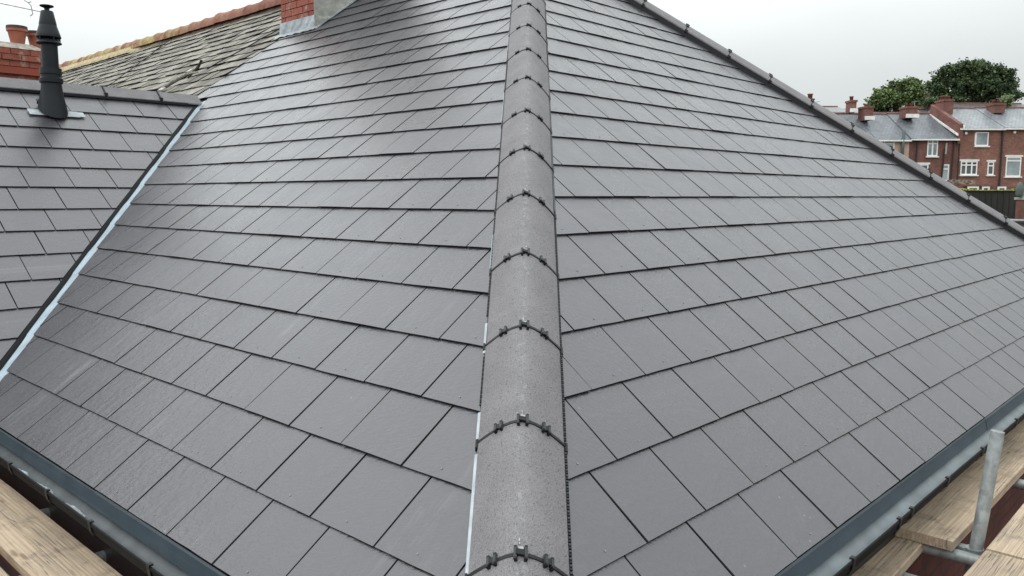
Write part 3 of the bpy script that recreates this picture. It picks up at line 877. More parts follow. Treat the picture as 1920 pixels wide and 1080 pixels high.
rk = sorted(range(len(olds)), key=lambda i: -seen([PLl.P(*q) for q in ((olds[i][0], olds[i][2]), (olds[i][1], olds[i][2]), (olds[i][1], olds[i][2]+og), (olds[i][0], olds[i][2]+og))]))
osingle = set(rk[:300]); rest = MB()
def old_slab(m, a, a1, v0):
    h0_ = R.uniform(.014, .028); rot = R.uniform(-.012, .012); vd = R.uniform(-.009, .007); v1 = min(v0+og+.09, 24.6*G)
    n_seg = 4; tail = []
    for i in range(n_seg+1):
        f = i/n_seg; tail.append((a+(a1-a)*f, v0+vd+(f-.5)*rot*2*(a1-a)+R.uniform(-.003, .003)+(.009 if i in (0, n_seg) and R.random() < .3 else 0)))
    poly = tail+[(a1, v1), (a, v1)]
    tw_ = R.uniform(-.006, .006)
    hh = lambda x, y: h0_*(1-(y-v0)/(og+.09))+.002+tw_*((x-a)/(a1-a)-.5)
    th = R.uniform(.006, .010)
    top = [PLl.P(x, y, hh(x, y)) for x, y in poly]; bot = [PLl.P(x, y, hh(x, y)-th) for x, y in poly]
    s_ = Vector((0, 0, 0))
    for i in range(len(top)): s_ += (top[i]-top[0]).cross(top[(i+1) % len(top)]-top[0])
    if s_.z < 0: top.reverse(); bot.reverse()
    m.prism(top, bot, 0, 1, R.random())
for i, (a, a1, v0) in enumerate(olds):
    if i in osingle:
        m = MB(); old_slab(m, a, a1, v0); part('slate', m, [M['old_slate'], M['slate_edge']], old)
    else: old_slab(rest, a, a1, v0)
if rest.v: part('slates', rest, [M['old_slate'], M['slate_edge']], old, kind='stuff')
# terracotta half-round ridge, bedded in mortar
rp = eL*o0+nL*20*G+Z*14.4*G
n_t = int((o1-o0)/.42)
for i in range(n_t):
    m = MB(); a = rp+eL*(i*.42+R.uniform(-.006, .006)); L1 = .428; tilt = R.uniform(-.008, .008)
    rad0 = .140+R.uniform(-.005, .005)
    def prof(s):
        c = a+eL*s*L1+Z*(.015+tilt*s); rr = rad0*(1.0 if s < .93 else 1.10)
        o_ = [c+nL*math.cos(math.pi*(-.03+1.06*q/8))*rr+Z*(math.sin(math.pi*(-.03+1.06*q/8))*rr-.02) for q in range(9)]
        return o_+[c+nL*math.cos(math.pi*(-.03+1.06*q/8))*(rr-.014)+Z*(math.sin(math.pi*(-.03+1.06*q/8))*(rr-.014)-.02) for q in range(8, -1, -1)]
    rows = m.sweep(prof, [0, .5, .9, .94, 1.0], closed=True, r=R.random())
    for rr_, fl in ((rows[0], 0), (rows[-1], 1)):
        for q in range(8):
            f = (rr_[q], rr_[q+1], rr_[16-q], rr_[17-q]); m.face(f if fl else f[::-1], 0)
    m.f = [f[::-1] for f in m.f]
    part('ridge_tile', m, M['old_ridge'], old, True).data.set_sharp_from_angle(angle=math.radians(45))
m = MB(); rows = []
for i in range(120):
    s = (o1-o0)*i/119
    wd = (.142 if s > 6.0 else .120)+R.uniform(-.006, .006)+(.03 if s > 6.3 else 0)*R.uniform(.5, 1)+(.03 if s > 6.3 else 0)
    c = rp+eL*s
    rows.append([m.vert(c-nL*(wd-.045)+Z*(.012)), m.vert(c-nL*(wd)+Z*(-.055+R.uniform(-.004, .004))), m.vert(c-nL*(wd+.012)+Z*(-.095))])
for i in range(119):
    for q in range(2): m.face((rows[i][q], rows[i][q+1], rows[i+1][q+1], rows[i+1][q]))
part('mortar_bedding', m, M['old_mortar'], old)

# ------------------------------------------------------------------ chimney stacks
def brick_face(parent, o, ax, nrm, width, rows, z0, bl=.215, bh=.065, mj=.010, indiv=lambda r: True, depth=.03, start=0):
    """bricks laid on a face: o lower corner, ax along, nrm outward"""
    stuff = MB()
    for r_ in range(rows):
        x = -(bl+mj)/2*((r_+start) % 2); z = z0+r_*(bh+mj)
        while x < width-.01:
            x0, x1 = max(x, 0), min(x+bl, width); x += bl+mj
            if x1-x0 < .03: continue
            pr = R.uniform(0, .003)
            m = MB() if indiv(r_) else stuff
            m.box(o+ax*x0+nrm*(-depth+pr)+Z*z, ax*(x1-x0), nrm*depth, Z*bh, 0, R.random())
            if indiv(r_): part('brick', m, M['brick'], parent)
    if stuff.v: part('brickwork', stuff, M['brick'], parent, kind='stuff')
def pot(parent, base, h, r0, r1, name='chimney_pot', sub=True):
    m = MB(); prof = [(0, r0*1.06), (.04, r0), (h*.82, r1), (h*.84, r1*1.12), (h*.97, r1*1.14), (h, r1*1.10)]
    m.tube([base+Z*a for a, _ in prof], [b for _, b in prof], 18, caps=False)
    o = part(name, m, M['terracotta'], parent, True); o.data.set_sharp_from_angle(angle=math.radians(40))
    m = MB(); m.tube([base+Z*(h-.006), base+Z*(h+.028), base+Z*(h+.03), base+Z*(h-.1)], [r1*1.16, r1*1.13, r1*.88, r1*.85], 18, caps=True)
    part('pot_rim', m, M['pot_rim'], o)
# stack on the party line
sA, sB, bF, bK = 26.15*G, 29.2*G, 15.95*G, 19.6*G
ch = thing('chimney_stack', 'red brick chimney stack with lead apron rising where new slates meet the old roof', 'chimney', tuple(eL*sA+nL*bF+Z*bF*TL))
zb = bF*TL-.02; ztop = zb+1.35
m = MB(); m.box(eL*(sA+.012)+nL*(bF+.012)+Z*(zb-.1), eL*(sB-sA-.024), nL*(bK-bF-.024), Z*(ztop-zb+.08)); part('mortar', m, M['mortar'], ch)
brick_face(ch, eL*sA+nL*bF, eL, -nL, sB-sA, 16, zb+.13, indiv=lambda r: r < 6)
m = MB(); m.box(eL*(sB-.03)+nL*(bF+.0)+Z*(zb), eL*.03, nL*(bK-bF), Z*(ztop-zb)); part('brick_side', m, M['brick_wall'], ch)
# lead apron on the front, turned onto the slates
m = MB(); N = 16; rows = []
for i in range(N+1):
    f = i/N; s = sA-.015+(sB-sA+.04)*f; w1 = .0035*math.sin(i*2.1)+R.uniform(-.002, .002)
    pts = [eL*s+nL*(bF-.008)+Z*(zb+.150+.002*math.sin(i*2.9)), eL*s+nL*(bF-.014+w1)+Z*(zb+.08), eL*s+nL*(bF-.016)+Z*(zb+.028)]
    b2 = bF-.105; pts += [eL*s+nL*(bF-.06)+Z*((bF-.06)*TL+.028), eL*s+nL*b2+Z*(b2*TL+.026+w1)]
    rows.append([m.vert(p) for p in pts])
for i in range(N):
    for q in range(4): m.face((rows[i][q], rows[i][q+1], rows[i+1][q+1], rows[i+1][q]))
part('lead_apron', m, M['lead'], ch)
# side cover: stained sheet dressed up the cheek and out over the slates
m = MB(); N = 14; rows = []
for i in range(N+1):
    f = i/N; b = bF-.09+(bK-bF+.1)*f; s = sA-.006; zz = b*TL
    j = R.uniform(-.006, .006)
    pts = [eL*(s)+nL*b+Z*(ztop-.02), eL*(s-.012+j)+nL*b+Z*(zz+.55), eL*(s-.010-j)+nL*b+Z*(zz+.2), eL*(s-.02)+nL*b+Z*(zz+.035), eL*(s-.045-.010*math.sin(i))+nL*b+Z*(zz+.022)]
    rows.append([m.vert(p) for p in pts])
for i in range(N):
    for q in range(4): m.face((rows[i][q], rows[i][q+1], rows[i+1][q+1], rows[i+1][q]))
m.f = [f[::-1] for f in m.f]
part('rendered_cheek', m, M['lead_dull'], ch)
m = MB(); m.box(eL*(sA-.008-.055)+nL*(bF-.1)+Z*((bF-.1)*TL+.020), eL*.012, (nL+Z*TL)*(bK-bF+.1), PLl.N*.012); part('lead_edge', m, M['lead'], ch)
m = MB(); m.box(eL*(sA-.04)+nL*(bF-.04)+Z*ztop, eL*(sB-sA+.08), nL*(bK-bF+.08), Z*.12); part('cap', m, M['mortar'], ch)
for k in range(3): pot(ch, eL*(sA+.17+k*.21)+nL*((bF+bK)/2)+Z*(ztop+.12), .42, .10, .115)

# stack at the far left
SP = 44*G; bc = 10.82*G
st = thing('chimney_stack', 'distant red brick chimney stack with two terracotta pots behind the black flue', 'chimney', tuple(eL*SP+nL*bc+Z*8*G))
zt = 12.62*G-.19        # top of brickwork
def band(z0, z1, prj, mat='brick'):
    m = MB(); m.box(eL*(SP-prj)+nL*(bc+prj)+Z*z0, eL*(.55+2*prj), -nL*(1.1+2*prj), Z*(z1-z0)); return m
part('mortar', band(6.5*G, zt-.02, -.012), M['mortar'], st)
def brows(z0, n, prj, start=0):
    brick_face(st, eL*(SP-prj)+nL*(bc+prj), -nL, -eL, 1.1+2*prj, n, z0, start=start)
brows(zt-.075*1, 1, .045, 0)
brows(zt-.075*2, 1, .055, 1)
brows(zt-.075*3, 1, .030, 0)
for z0_, z1_, p_ in ((zt-.075*3-.10, zt-.075*3-.012, .05),):
    part('brick_band', band(z0_, z1_, p_), simple('smooth_red_band', (.26, .055, .032), .8), st)
brows(zt-.225-.10-.075*1, 1, .0, 1)
brows(zt-.325-.075*9, 8, .0, 0)
part('corbel', band(zt-.225+.002, zt-.002, .02), M['mortar'], st)
m = MB(); cz = zt
pA_ = [eL*(SP-.04)+nL*(bc+.04), eL*(SP-.04)+nL*(bc-1.14), eL*(SP+.59)+nL*(bc-1.14), eL*(SP+.59)+nL*(bc+.04)]
tp = [eL*(SP+.12)+nL*(bc-.10), eL*(SP+.12)+nL*(bc-1.0), eL*(SP+.45)+nL*(bc-1.0), eL*(SP+.45)+nL*(bc-.10)]
m.prism([p+Z*(cz+.09) for p in tp][::-1], [p+Z*cz for p in pA_][::-1]); part('flaunching', m, M['mortar'], st)
for k, (db, ds, hh, r0, r1) in enumerate(((.24, .20, .26, .075, .108), (-.01, .30, .24, .07, .098))):
    pot(st, eL*(SP+ds)+nL*(bc-db)+Z*(cz+.03), hh, r0, r1)
m = MB(); m.tube([eL*(SP+.25)+nL*(bc-.82)+Z*(cz+.02), eL*(SP+.25)+nL*(bc-.82)+Z*(cz+.17), eL*(SP+.25)+nL*(bc-.82)+Z*(cz+.26)], [.13, .10, .04], 14); part('cowl', m, M['grey_plastic'], st, True)

# tv aerial beside that stack
A1 = CAM+ (fw*11.3+rt*((-14-960)/FPX*11.3)+up*((540-3)/FPX*11.3)); A2 = CAM+(fw*11.3+rt*((76-960)/FPX*11.3)+up*((540-22)/FPX*11.3))
ae = thing('tv_aerial', 'thin metal television aerial boom reaching over the chimney pots', 'aerial', tuple(A1))
m = MB(); m.tube([A1, A2], .006, 6); m.tube([A1, A1-Z*.9], .014, 8); part('boom', m, M['aerial'], ae)
bd = (A2-A1).normalized()
for f in (.12, .3, .48, .64):
    m = MB(); c = A1.lerp(A2, f); m.tube([c-nL*.03, c+nL*.03], .005, 6); m.cbox(c, bd*.012, Z*.007, nL*.01); part('element', m, M['aerial'], ae)
m = MB(); c = A1.lerp(A2, .82); m.tube([c+Z*.11-bd*.10, c+Z*.09-bd*.05, c+Z*.06-bd*.01, c], .007, 6); m.tube([c+Z*.11+bd*.0, c+Z*.09-bd*.05], .006, 6)
m.tube([c, c-Z*.05+bd*.01, c-Z*.09-bd*.03], .007, 6); part('reflector', m, M['aerial'], ae)

# ------------------------------------------------------------------ black flue through the extension roof
fb = PLw.o+Vector((0, 0, 0))
F0 = Vector((-3.640, 5.505, 1.815))
fl = thing('flue_terminal', 'black plastic boiler flue standing through the slates below the ridge', 'flue', tuple(F0))
m = MB()
def ftube(name, prof, mat=M['rubber'], seg=20, lean=0.0, sharp=35):
    m = MB(); m.tube([F0+Z*a for a, _ in prof], [b for _, b in prof], seg); o = part(name, m, mat, fl, True); o.data.set_sharp_from_angle(angle=math.radians(sharp)); return o
# weather collar: slanted boot
m = MB(); seg = 20; rings = []
for (h, r_, tl__) in ((-.02, .110, 1.0), (.03, .102, .9), (.10, .085, .55), (.16, .078, .2), (.20, .076, 0)):
    ring = []
    for q in range(seg):
        t = 2*math.pi*q/seg; off = eL*math.cos(t)*r_+nL*math.sin(t)*r_
        ring.append(m.vert(F0+off+Z*(h+off.dot(eL)*TW*tl__)))
    rings.append(ring)
for a, b in zip(rings, rings[1:]):
    for q in range(seg): m.face((a[q], a[(q+1) % seg], b[(q+1) % seg], b[q]))
part('boot', m, M['rubber'], fl, True)
ftube('collar', [(.19, .077), (.20, .088), (.232, .088), (.24, .078), (.262, .078), (.268, .083), (.315, .081), (.317, .064)])
ftube('pipe', [(.24, .063), (.50, .062), (.545, .062)])
ftube('skirt', [(.505, .078), (.512, .094), (.520, .094), (.545, .070)])
for q in range(5):
    m = MB(); t = q*2*math.pi/5+.6; dv = Vector((math.cos(t), math.sin(t), 0)); m.cbox(F0+dv*.078+Z*.548, dv*.008, Z.cross(dv)*.004, Z*.026); part('fin', m, M['rubber'], fl)
ftube('lower_shroud', [(.552, .064), (.560, .092), (.566, .093), (.600, .083), (.655, .066), (.662, .064)])
ftube('upper_shroud', [(.658, .065), (.668, .065), (.765, .047), (.772, .043)])
ftube('cap', [(.770, .018), (.785, .018), (.795, .022), (.806, .050), (.812, .053), (.816, .050)])
m = MB()
pa, pv = None, None
base_a = -(F0.dot(nL)); base_v = (F0.dot(eL)-A0)/cW
m.box(PLw.P(base_a-.19, base_v-.055, .018), PLw.e*.38, PLw.u*.09, PLw.N*.004); m.box(PLw.P(base_a-.05, base_v-.05, .0185), PLw.e*.11, PLw.u*.20, PLw.N*.0045)
part('lead_slate', m, M['lead'], fl)
m = MB(); m.box(PLw.P(base_a-.19-.045, base_v-.045, .0175), PLw.e*.10, PLw.u*.075, PLw.N*.0035); part('lead_flap', m, M['lead'], fl)
m = MB(); c = PLw.P(base_a+.085, base_v+.115, .03); m.tube([c, c+PLw.N*.03], .012, 10); m.tube([c+PLw.N*.03, c+PLw.N*.034], .02, 10); part('knob', m, M['rubber'], fl)

# broken bracket and cable on the old roof
bc_ = thing('broken_bracket', 'weathered broken aerial bracket lying on the old slates', 'bracket', tuple(PLl.P(31.6*G, 17.0*G, .03)))
def q3(s, v, h): return PLl.P(s*G, v*G, h)
m = MB(); m.tube([q3(32.6, 16.3, .04), q3(32.3, 16.9, .09), q3(32.2, 17.2, .13)], [.012, .016, .010], 8); m.tube([q3(32.3, 16.9, .09), q3(31.9, 17.0, .15)], .008, 6); part('stub', m, M['rust'], bc_)
m = MB(); m.tube([q3(34.2, 15.2, .03), q3(33.4, 15.8, .07), q3(32.7, 16.4, .08), q3(32.2, 16.7, .05)], [.012, .02, .016, .01], 7); part('arm', m, simple('greyed_bracket', (.26, .25, .22), .7, var=.5, scale=30), bc_)
m = MB(); m.cbox(q3(33.6, 15.4, .05), eL*.06, PLl.u*.025, PLl.N*.012); m.cbox(q3(32.6, 16.6, .09), eL*.03, PLl.u*.03, PLl.N*.01); part('plate', m, simple('pale_bracket_plate', (.42, .41, .38), .6, .3), bc_)
def cable(pts, label):
    m = MB(); P_ = []
    for a, b in zip(pts, pts[1:]):
        for i in range(8):
            f = i/8; P_.append(PLl.P((a[0]+(b[0]-a[0])*f)*G, (a[1]+(b[1]-a[1])*f)*G, .038+R.uniform(-.004, .006)))
    P_.append(PLl.P(pts[-1][0]*G, pts[-1][1]*G, .04)); m.tube(P_, .006, 6)
    o = link('cable', m.mesh('cable', M['black_plastic'], True)); tag(o, label, 'cable')
cable([(31.9, 17.0), (29.6, 20.8), (29.15, 22.0), (29.0, 24.2)], 'black cable running up the old slates from the bracket towards the chimney')
cable([(44.5, 16.3), (45.4, 19.0), (46.6, 21.5), (48.0, 24.2)], 'thin dark cable crossing the old slates near the left end of the ridge')

# ------------------------------------------------------------------ scaffold
def board(e, outd, s0, s1, d0, zt_, wid, label, group='scaffold boards', yaw=0.0, tilt=0.0, band=False):
    L = s1-s0; th = .038
    m = MB(); N = max(4, int(L/.25))
    sgn = 1
    rows = []
    for i in range(N+1):
        x = L*i/N; z = .0015*math.sin(x*2.3+d0*9)
        c = .0035; w0, w1 = 0+R.uniform(-.0012, .0012), wid+R.uniform(-.0012, .0012)
        rows.append([m.vert((x, w0, z-c)), m.vert((x, w0+c, z)), m.vert((x, w1-c, z)), m.vert((x, w1, z-c)), m.vert((x, w1, z-th)), m.vert((x, w0, z-th))])
    for i in range(N):
        for q in range(6): m.face((rows[i][q], rows[i][(q+1) % 6], rows[i+1][(q+1) % 6], rows[i+1][q]), 0)
    m.face(rows[0][::-1]); m.face(rows[-1])
    X = (e*math.cos(yaw)+outd*math.sin(yaw)).normalized(); Y = (outd*math.cos(yaw)-e*math.sin(yaw)).normalized(); Nz = X.cross(Y)
    if Nz.z < 0: pass
    else: m.f = [f[::-1] for f in m.f]
    p = e*s0+outd*d0+Z*zt_
    me = m.mesh('scaffold_board', M['wood'])
    at = me.attributes['rnd']; rv = R.random(); at.data.foreach_set('value', [rv]*len(m.f))
    X = (X+Z*tilt).normalized()
    mw = Matrix(((X.x, Y.x, 0, p.x), (X.y, Y.y, 0, p.y), (X.z, Y.z, 1, p.z), (0, 0, 0, 1)))
    o = link('scaffold_board', me); o.matrix_world = mw
    tag(o, label, 'scaffold board', group); return o
ZB = -.20
board(eL, -nL, -.35, 3.55, .048, ZB, .215, 'wide weathered scaffold board beside the left gutter')
board(eL, -nL, -.6, 3.25, .315, ZB, .222, 'scaffold board at the bottom left corner, outermost of the left-hand boards')
board(eR, -nR, 2.20, 6.1, -.035, ZB, .222, 'long scaffold board between the right gutter and the upright tube')
board(eR, -nR, -.3, 2.42, -.045, ZB-.040, .20, 'shorter scaffold board at lower right lapped under the end of the next one', yaw=-.03)
board(eR, -nR, 2.22, 6.1, .292, ZB, .222, 'scaffold board at the right edge outside the upright tube')
board(eR, -nR, -1.6, 2.205, .292, ZB, .222, 'scaffold board in the bottom right corner butted to the one beyond')
board(eR, -nR, 2.22, 6.1, .522, ZB, .222, 'outer scaffold board just inside the right edge of the photo')
board(eR, -nR, -1.6, 2.205, .522, ZB, .222, 'outermost scaffold board at the bottom right corner')
board(eL, -nL, -.6, 3.25, .545, ZB, .222, 'scaffold board beyond the bottom left corner')
def pipe(name, a, b, label, cat='scaffold tube', hollow=False, r_=.0242):
    m = MB(); a, b = Vector(a), Vector(b)
    n = 20
    if hollow:
        d = (b-a).normalized()
        m.tube([a, b-d*.002, b, b, b-d*.25], [r_, r_, r_-.001, r_-.0045, r_-.0045], n, caps=False)
    else: m.tube([a, b], r_, n)
    o = link(name, m.mesh(name, M['galv'], True)); o.data.set_sharp_from_angle(angle=math.radians(40))
    tag(o, label, cat, 'scaffold tubes'); return o
sb = eR*2.31-nR*.236
pipe('scaffold_tube', sb-Z*2.6-rt*.26, sb+Z*.213+rt*.058, 'upright galvanised scaffold tube with open top at lower right', hollow=True)
pipe('scaffold_tube', eR*2.245+nR*.05-Z*(-ZB+.068), eR*2.245-nR*1.0-Z*(-ZB+.068), 'horizontal scaffold tube under the board ends beside the upright')
pipe('scaffold_tube', eR*2.0-nR*-.02-Z*(-ZB+.11), eR*2.0-nR*1.0-Z*(-ZB+.11), 'horizontal scaffold tube showing lowest at the bottom right')
pipe('scaffold_tube', eR*3.3-nR*-.02-Z*(-ZB+.068), eR*3.3-nR*1.0-Z*(-ZB+.068), 'horizontal scaffold tube just showing at the right edge')
pipe('scaffold_tube', eR*-.4-nR*.262-Z*(-ZB+.21), eR*6-nR*.262-Z*(-ZB+.21), 'long scaffold ledger running below the right-hand boards')
pipe('scaffold_tube', eL*2.78+nL*.03-Z*(-ZB+.068), eL*2.78-nL*1.0-Z*(-ZB+.068), 'scaffold tube end showing between board ends at bottom left')
pipe('scaffold_tube', eL*2.16+nL*.03-Z*(-ZB+.068), eL*2.16-nL*1.0-Z*(-ZB+.068), 'scaffold tube in the gap below the left gutter')
pipe('scaffold_tube', eL*-.4-nL*.285-Z*(-ZB+.13), eL*4-nL*.285-Z*(-ZB+.13), 'long scaffold ledger under the left-hand boards')
cp = thing('scaffold_coupler', 'steel scaffold coupler clamped to the upright tube below the boards', 'coupler', tuple(sb-Z*.30))
m = MB(); m.tube([sb-Z*(.30), sb-Z*(.245)], .033, 14); m.cbox(sb-Z*.272+nR*.035, eR*.02, nR*.02, Z*.024); part('clamp', m, M['galv'], cp)
m = MB(); m.tube([sb-Z*.272+nR*.04-eR*.03, sb-Z*.272+nR*.04+eR*.05], .007, 8); m.tube([sb-Z*.272+nR*.04+eR*.03, sb-Z*.272+nR*.04+eR*.043], .013, 6); part('bolt', m, M['rust'], cp)
# downpipe in the left gap
dp = thing('downpipe', 'pale downpipe on the brick wall below the left gutter', 'downpipe', tuple(eL*2.86-nL*.0-Z*5.4))
m = MB(); m.tube([eL*2.80-nL*.02-Z*5.4, eL*2.80-nL*.02-Z*.33], .018, 14); part('pipe', m, M['white_upvc'], dp, True)
m = MB(); m.tube([eL*2.80-nL*.02-Z*.44, eL*2.80-nL*.02-Z*.40], .022, 14); part('collar', m, M['grey_plastic'], dp)

# ------------------------------------------------------------------ the terrace across the way
def U(px, d): return -.066+d*((px-960)/1523*.98+.032)
def V(y, d): return 1.093+d*(367-y)/1523
def Yd(px, d): return -1.45+d*(1-.03*(px-960)/1523)
D = 65.0
YF = 62.2
def boxm(x0, x1, y0, y1, z0, z1, mi=0, m=None):
    m = m or MB(); m.box((x0, y0, z0), Vector((x1-x0, 0, 0)), Vector((0, y1-y0, 0)), Vector((0, 0, z1-z0)), mi); return m
def window(parent, x0, x1, z0, z1, yf, mull=(), trans=None, pale=False, head=False, arch=False):
    fr_ = .085; m = MB(); y0, y1 = yf-.05, yf+.06
    boxm(x0, x1, y0, y1, z1-fr_, z1, m=m); boxm(x0, x1, y0, y1, z0, z0+fr_, m=m)
    boxm(x0, x0+fr_, y0, y1, z0+fr_, z1-fr_, m=m); boxm(x1-fr_, x1, y0, y1, z0+fr_, z1-fr_, m=m)
    for f in mull:
        xm = x0+(x1-x0)*f; boxm(xm-.055, xm+.055, y0+.004, y1, z0+fr_, z1-fr_, m=m)
    if trans: 
        zm = z0+(z1-z0)*trans; boxm(x0+fr_, x1-fr_, y0+.008, y1, zm-.045, zm+.045, m=m)
    wd = part('window', m, M['white_upvc'], parent)
    p = MB(); p.quad((x0+.05, yf-.012, z0+.05), (x1-.05, yf-.012, z0+.05), (x1-.05, yf-.012, z1-.05), (x0+.05, yf-.012, z1-.05))
    part('pane', p, M['glass_pale'] if pale else M['glass'], wd)
    part('sill', boxm(x0-.10, x1+.10, yf-.14, yf+.02, z0-.10, z0-.002), M['white_paint'], wd)
    if head: part('lintel', boxm(x0-.12, x1+.12, yf-.07, yf+.02, z1+.003, z1+.14), M['white_paint'], wd)
def stack(parent, x0, x1, y0, y1, z0, z1, pots=2, potcol='far_pot', flash=True, mat='brick_far', ph=.38, pr=.12):
    m = boxm(x0, x1, y0, y1, z0, z1-.16); boxm(x0-.06, x1+.06, y0-.06, y1+.06, z1-.16, z1, m=m)
    c = part('chimney', m, M['brick_far_dark'], parent)
    for k in range(pots):
        xx = x0+(x1-x0)*(k+.5)/pots; yy = (y0+y1)/2
        p = MB(); p.tube([(xx, yy, z1), (xx, yy, z1+ph*.85), (xx, yy, z1+ph*.87), (xx, yy, z1+ph)], [pr*.8, pr*.95, pr*1.15, pr*1.1], 12); part('chimney_pot', p, M[potcol], c, True)
    if flash: part('flashing', boxm(x0-.08, x1+.08, y0-.14, y0-.005, z0, z0+.30), M['white_paint'], c)
def roof_prism(x0, x1, ye, yr, ze, zr, th=.12, mats=None):
    m = MB(); yb = yr+(yr-ye)
    m.prism([Vector((x0, ye, ze)), Vector((x1, ye, ze)), Vector((x1, yr, zr)), Vector((x0, yr, zr))], [Vector((x0, ye, ze-th)), Vector((x1, ye, ze-th)), Vector((x1, yr, zr-th)), Vector((x0, yr, zr-th))])
    m.prism([Vector((x0, yr, zr)), Vector((x1, yr, zr)), Vector((x1, yb, ze)), Vector((x0, yb, ze))], [Vector((x0, yr, zr-th)), Vector((x1, yr, zr-th)), Vector((x1, yb, ze-th)), Vector((x0, yb, ze-th))])
    return m
def terrace(label, px0, px1, yE, yR, d, depth, wall, roof, group, zg=None, yf=None, gut=True):
    x0, x1 = U(px0, d), U(px1, d); ze, zr = V(yE, d), V(yR, d+depth); yf = yf if yf else YF+(d-65)
    zg = zg if zg is not None else gz((x0+x1)/2, yf)-1.2
    t = thing('terraced_house', label, 'house', ((x0+x1)/2, yf, zg), group)
    part('wall', boxm(x0+.002, x1-.002, yf, yf+2*depth, zg, ze-.12), M[wall], t)
    m = MB()
    for xx in (x0+.004, x1-.004):
        i = len(m.v); m.v += [(xx, yf+.02, ze-.14), (xx, yf+2*depth-.02, ze-.14), (xx, yf+depth, zr-.14)]; m.face((i, i+1, i+2))
    part('gable', m, M[wall], t)
    part('roof', roof_prism(x0, x1, yf-.25, yf+depth, ze, zr), M[roof], t)
    if gut:
        part('gutter', boxm(x0, x1, yf-.37, yf-.253, ze-.16, ze-.04), M['white_paint'], t)
    m = MB(); m.tube([(x0, yf+depth, zr+.02), (x1, yf+depth, zr+.02)], .09, 8); part('ridge', m, M['red_ridge'], t)
    return t, x0, x1, ze, zr, yf
GRP = 'terraced houses across the way'
# right-hand house
A, ax0, ax1, aze, azr, yf = terrace('red brick terraced house with pale shining roof and three-light window', 1797, 1884, 243, 207, D, 4, 'brick_far', 'roof_a', GRP)
window(A, U(1831, D), U(1856, D), V(275, D), V(250, D), yf, (.0001,), pale=True)
window(A, U(1806, D), U(1838, D), V(328, D), V(303, D), yf, (.33, .67), trans=.72, head=True)
window(A, U(1858, D), U(1870, D), V(328, D), V(304, D), yf, trans=.70, head=True)
m = MB(); m.tube([(ax0+.12, yf-.12, aze-.15), (ax0+.12, yf-.12, -1)], .055, 8); part('downpipe', m, M['downpipe'], A)
m = MB(); m.tube([(ax1-.1-.0, yf-.12, aze-.15), (ax1-.1, yf-.12, -1)], .07, 8); part('downpipe', m, M['downpipe'], A)
# party wall upstand between the two roofs
m = MB(); x_ = ax0-.02
for (dx, wdt, mi, h, lo_) in ((-.20, .11, 1, -.45, -.60), (-.085, .34, 0, .30, -1.2), (.26, .11, 1, .16, -.02)):
    m.prism([Vector((x_+dx, yf-.3, aze+h)), Vector((x_+dx+wdt, yf-.3, aze+h)), Vector((x_+dx+wdt, yf+4, azr+h)), Vector((x_+dx, yf+4, azr+h))],
            [Vector((x_+dx, yf-.3, aze+lo_)), Vector((x_+dx+wdt, yf-.3, aze+lo_)), Vector((x_+dx+wdt, yf+4, azr+lo_)), Vector((x_+dx, yf+4, azr+lo_))], mi, mi)
part('parapet', m, [M['brick_far_dark'], M['white_paint']], A)
stack(A, U(1776, 67)-.0, U(1794, 67), yf+2.6, yf+3.9, V(216, 67), V(189, 67), pots=3, flash=False, ph=.32, pr=.16)
# brick variation: white alarm/vent spots
for px, y in ((1812, 252), (1905, 250)):
    m = MB(); m.tube([(U(px, D), yf-.10, V(y, D)), (U(px, D), yf, V(y, D))], .11, 10); part('wall_lamp', m, M['white_upvc'], A if px < 1884 else A)
# house at the right edge
B, bx0, bx1, bze, bzr, yf = terrace('red brick terraced house cut off by the right edge, with a large window', 1884.2, 1985, 242, 206, D, 4, 'brick_far', 'roof_a', GRP)
window(B, U(1893, D), U(1922, D), V(331, D), V(295, D), yf, trans=.80, pale=True, head=True)
window(B, U(1935, D), U(1955, D), V(275, D), V(250, D), yf, (.5,), pale=True)
stack(B, U(1858, 67.5)+.3, U(1877, 67.5)+.3, yf+2.4, yf+3.6, V(214, 67), V(196, 67), pots=2, flash=False, mat='brick_far', ph=.3)
m = MB()
for k in range(4): m.tube([(U(1893, 68), yf+3.4, V(200, 68)), (U(1889+k*5, 68), yf+3.4, V(183+abs(k-1.5)*3, 68))], [.05, .025], 6)
o = link('buddleia', m.mesh('buddleia', M['bark'])); 
# shrub growing from that chimney
for k in range(420):
    t_ = R.random(); cx_ = U(1895+R.gauss(0, 4), 68); cz_ = V(192+R.gauss(0, 5), 68); s_ = .12
    a = Vector((R.uniform(-1, 1), R.uniform(-1, 1), R.uniform(-1, 1))).normalized()*s_; b = a.orthogonal().normalized()*s_*.6; c = Vector((cx_, yf+3.4+R.gauss(0, .25), cz_))
    m.quad(c-a, c-b, c+a, c+b, 1, R.random())
o.data = m.mesh('buddleia', [M['bark'], M['leaf_mid']]); tag(o, 'small shrub sprouting from the chimney at the far right roof ridge', 'shrub')
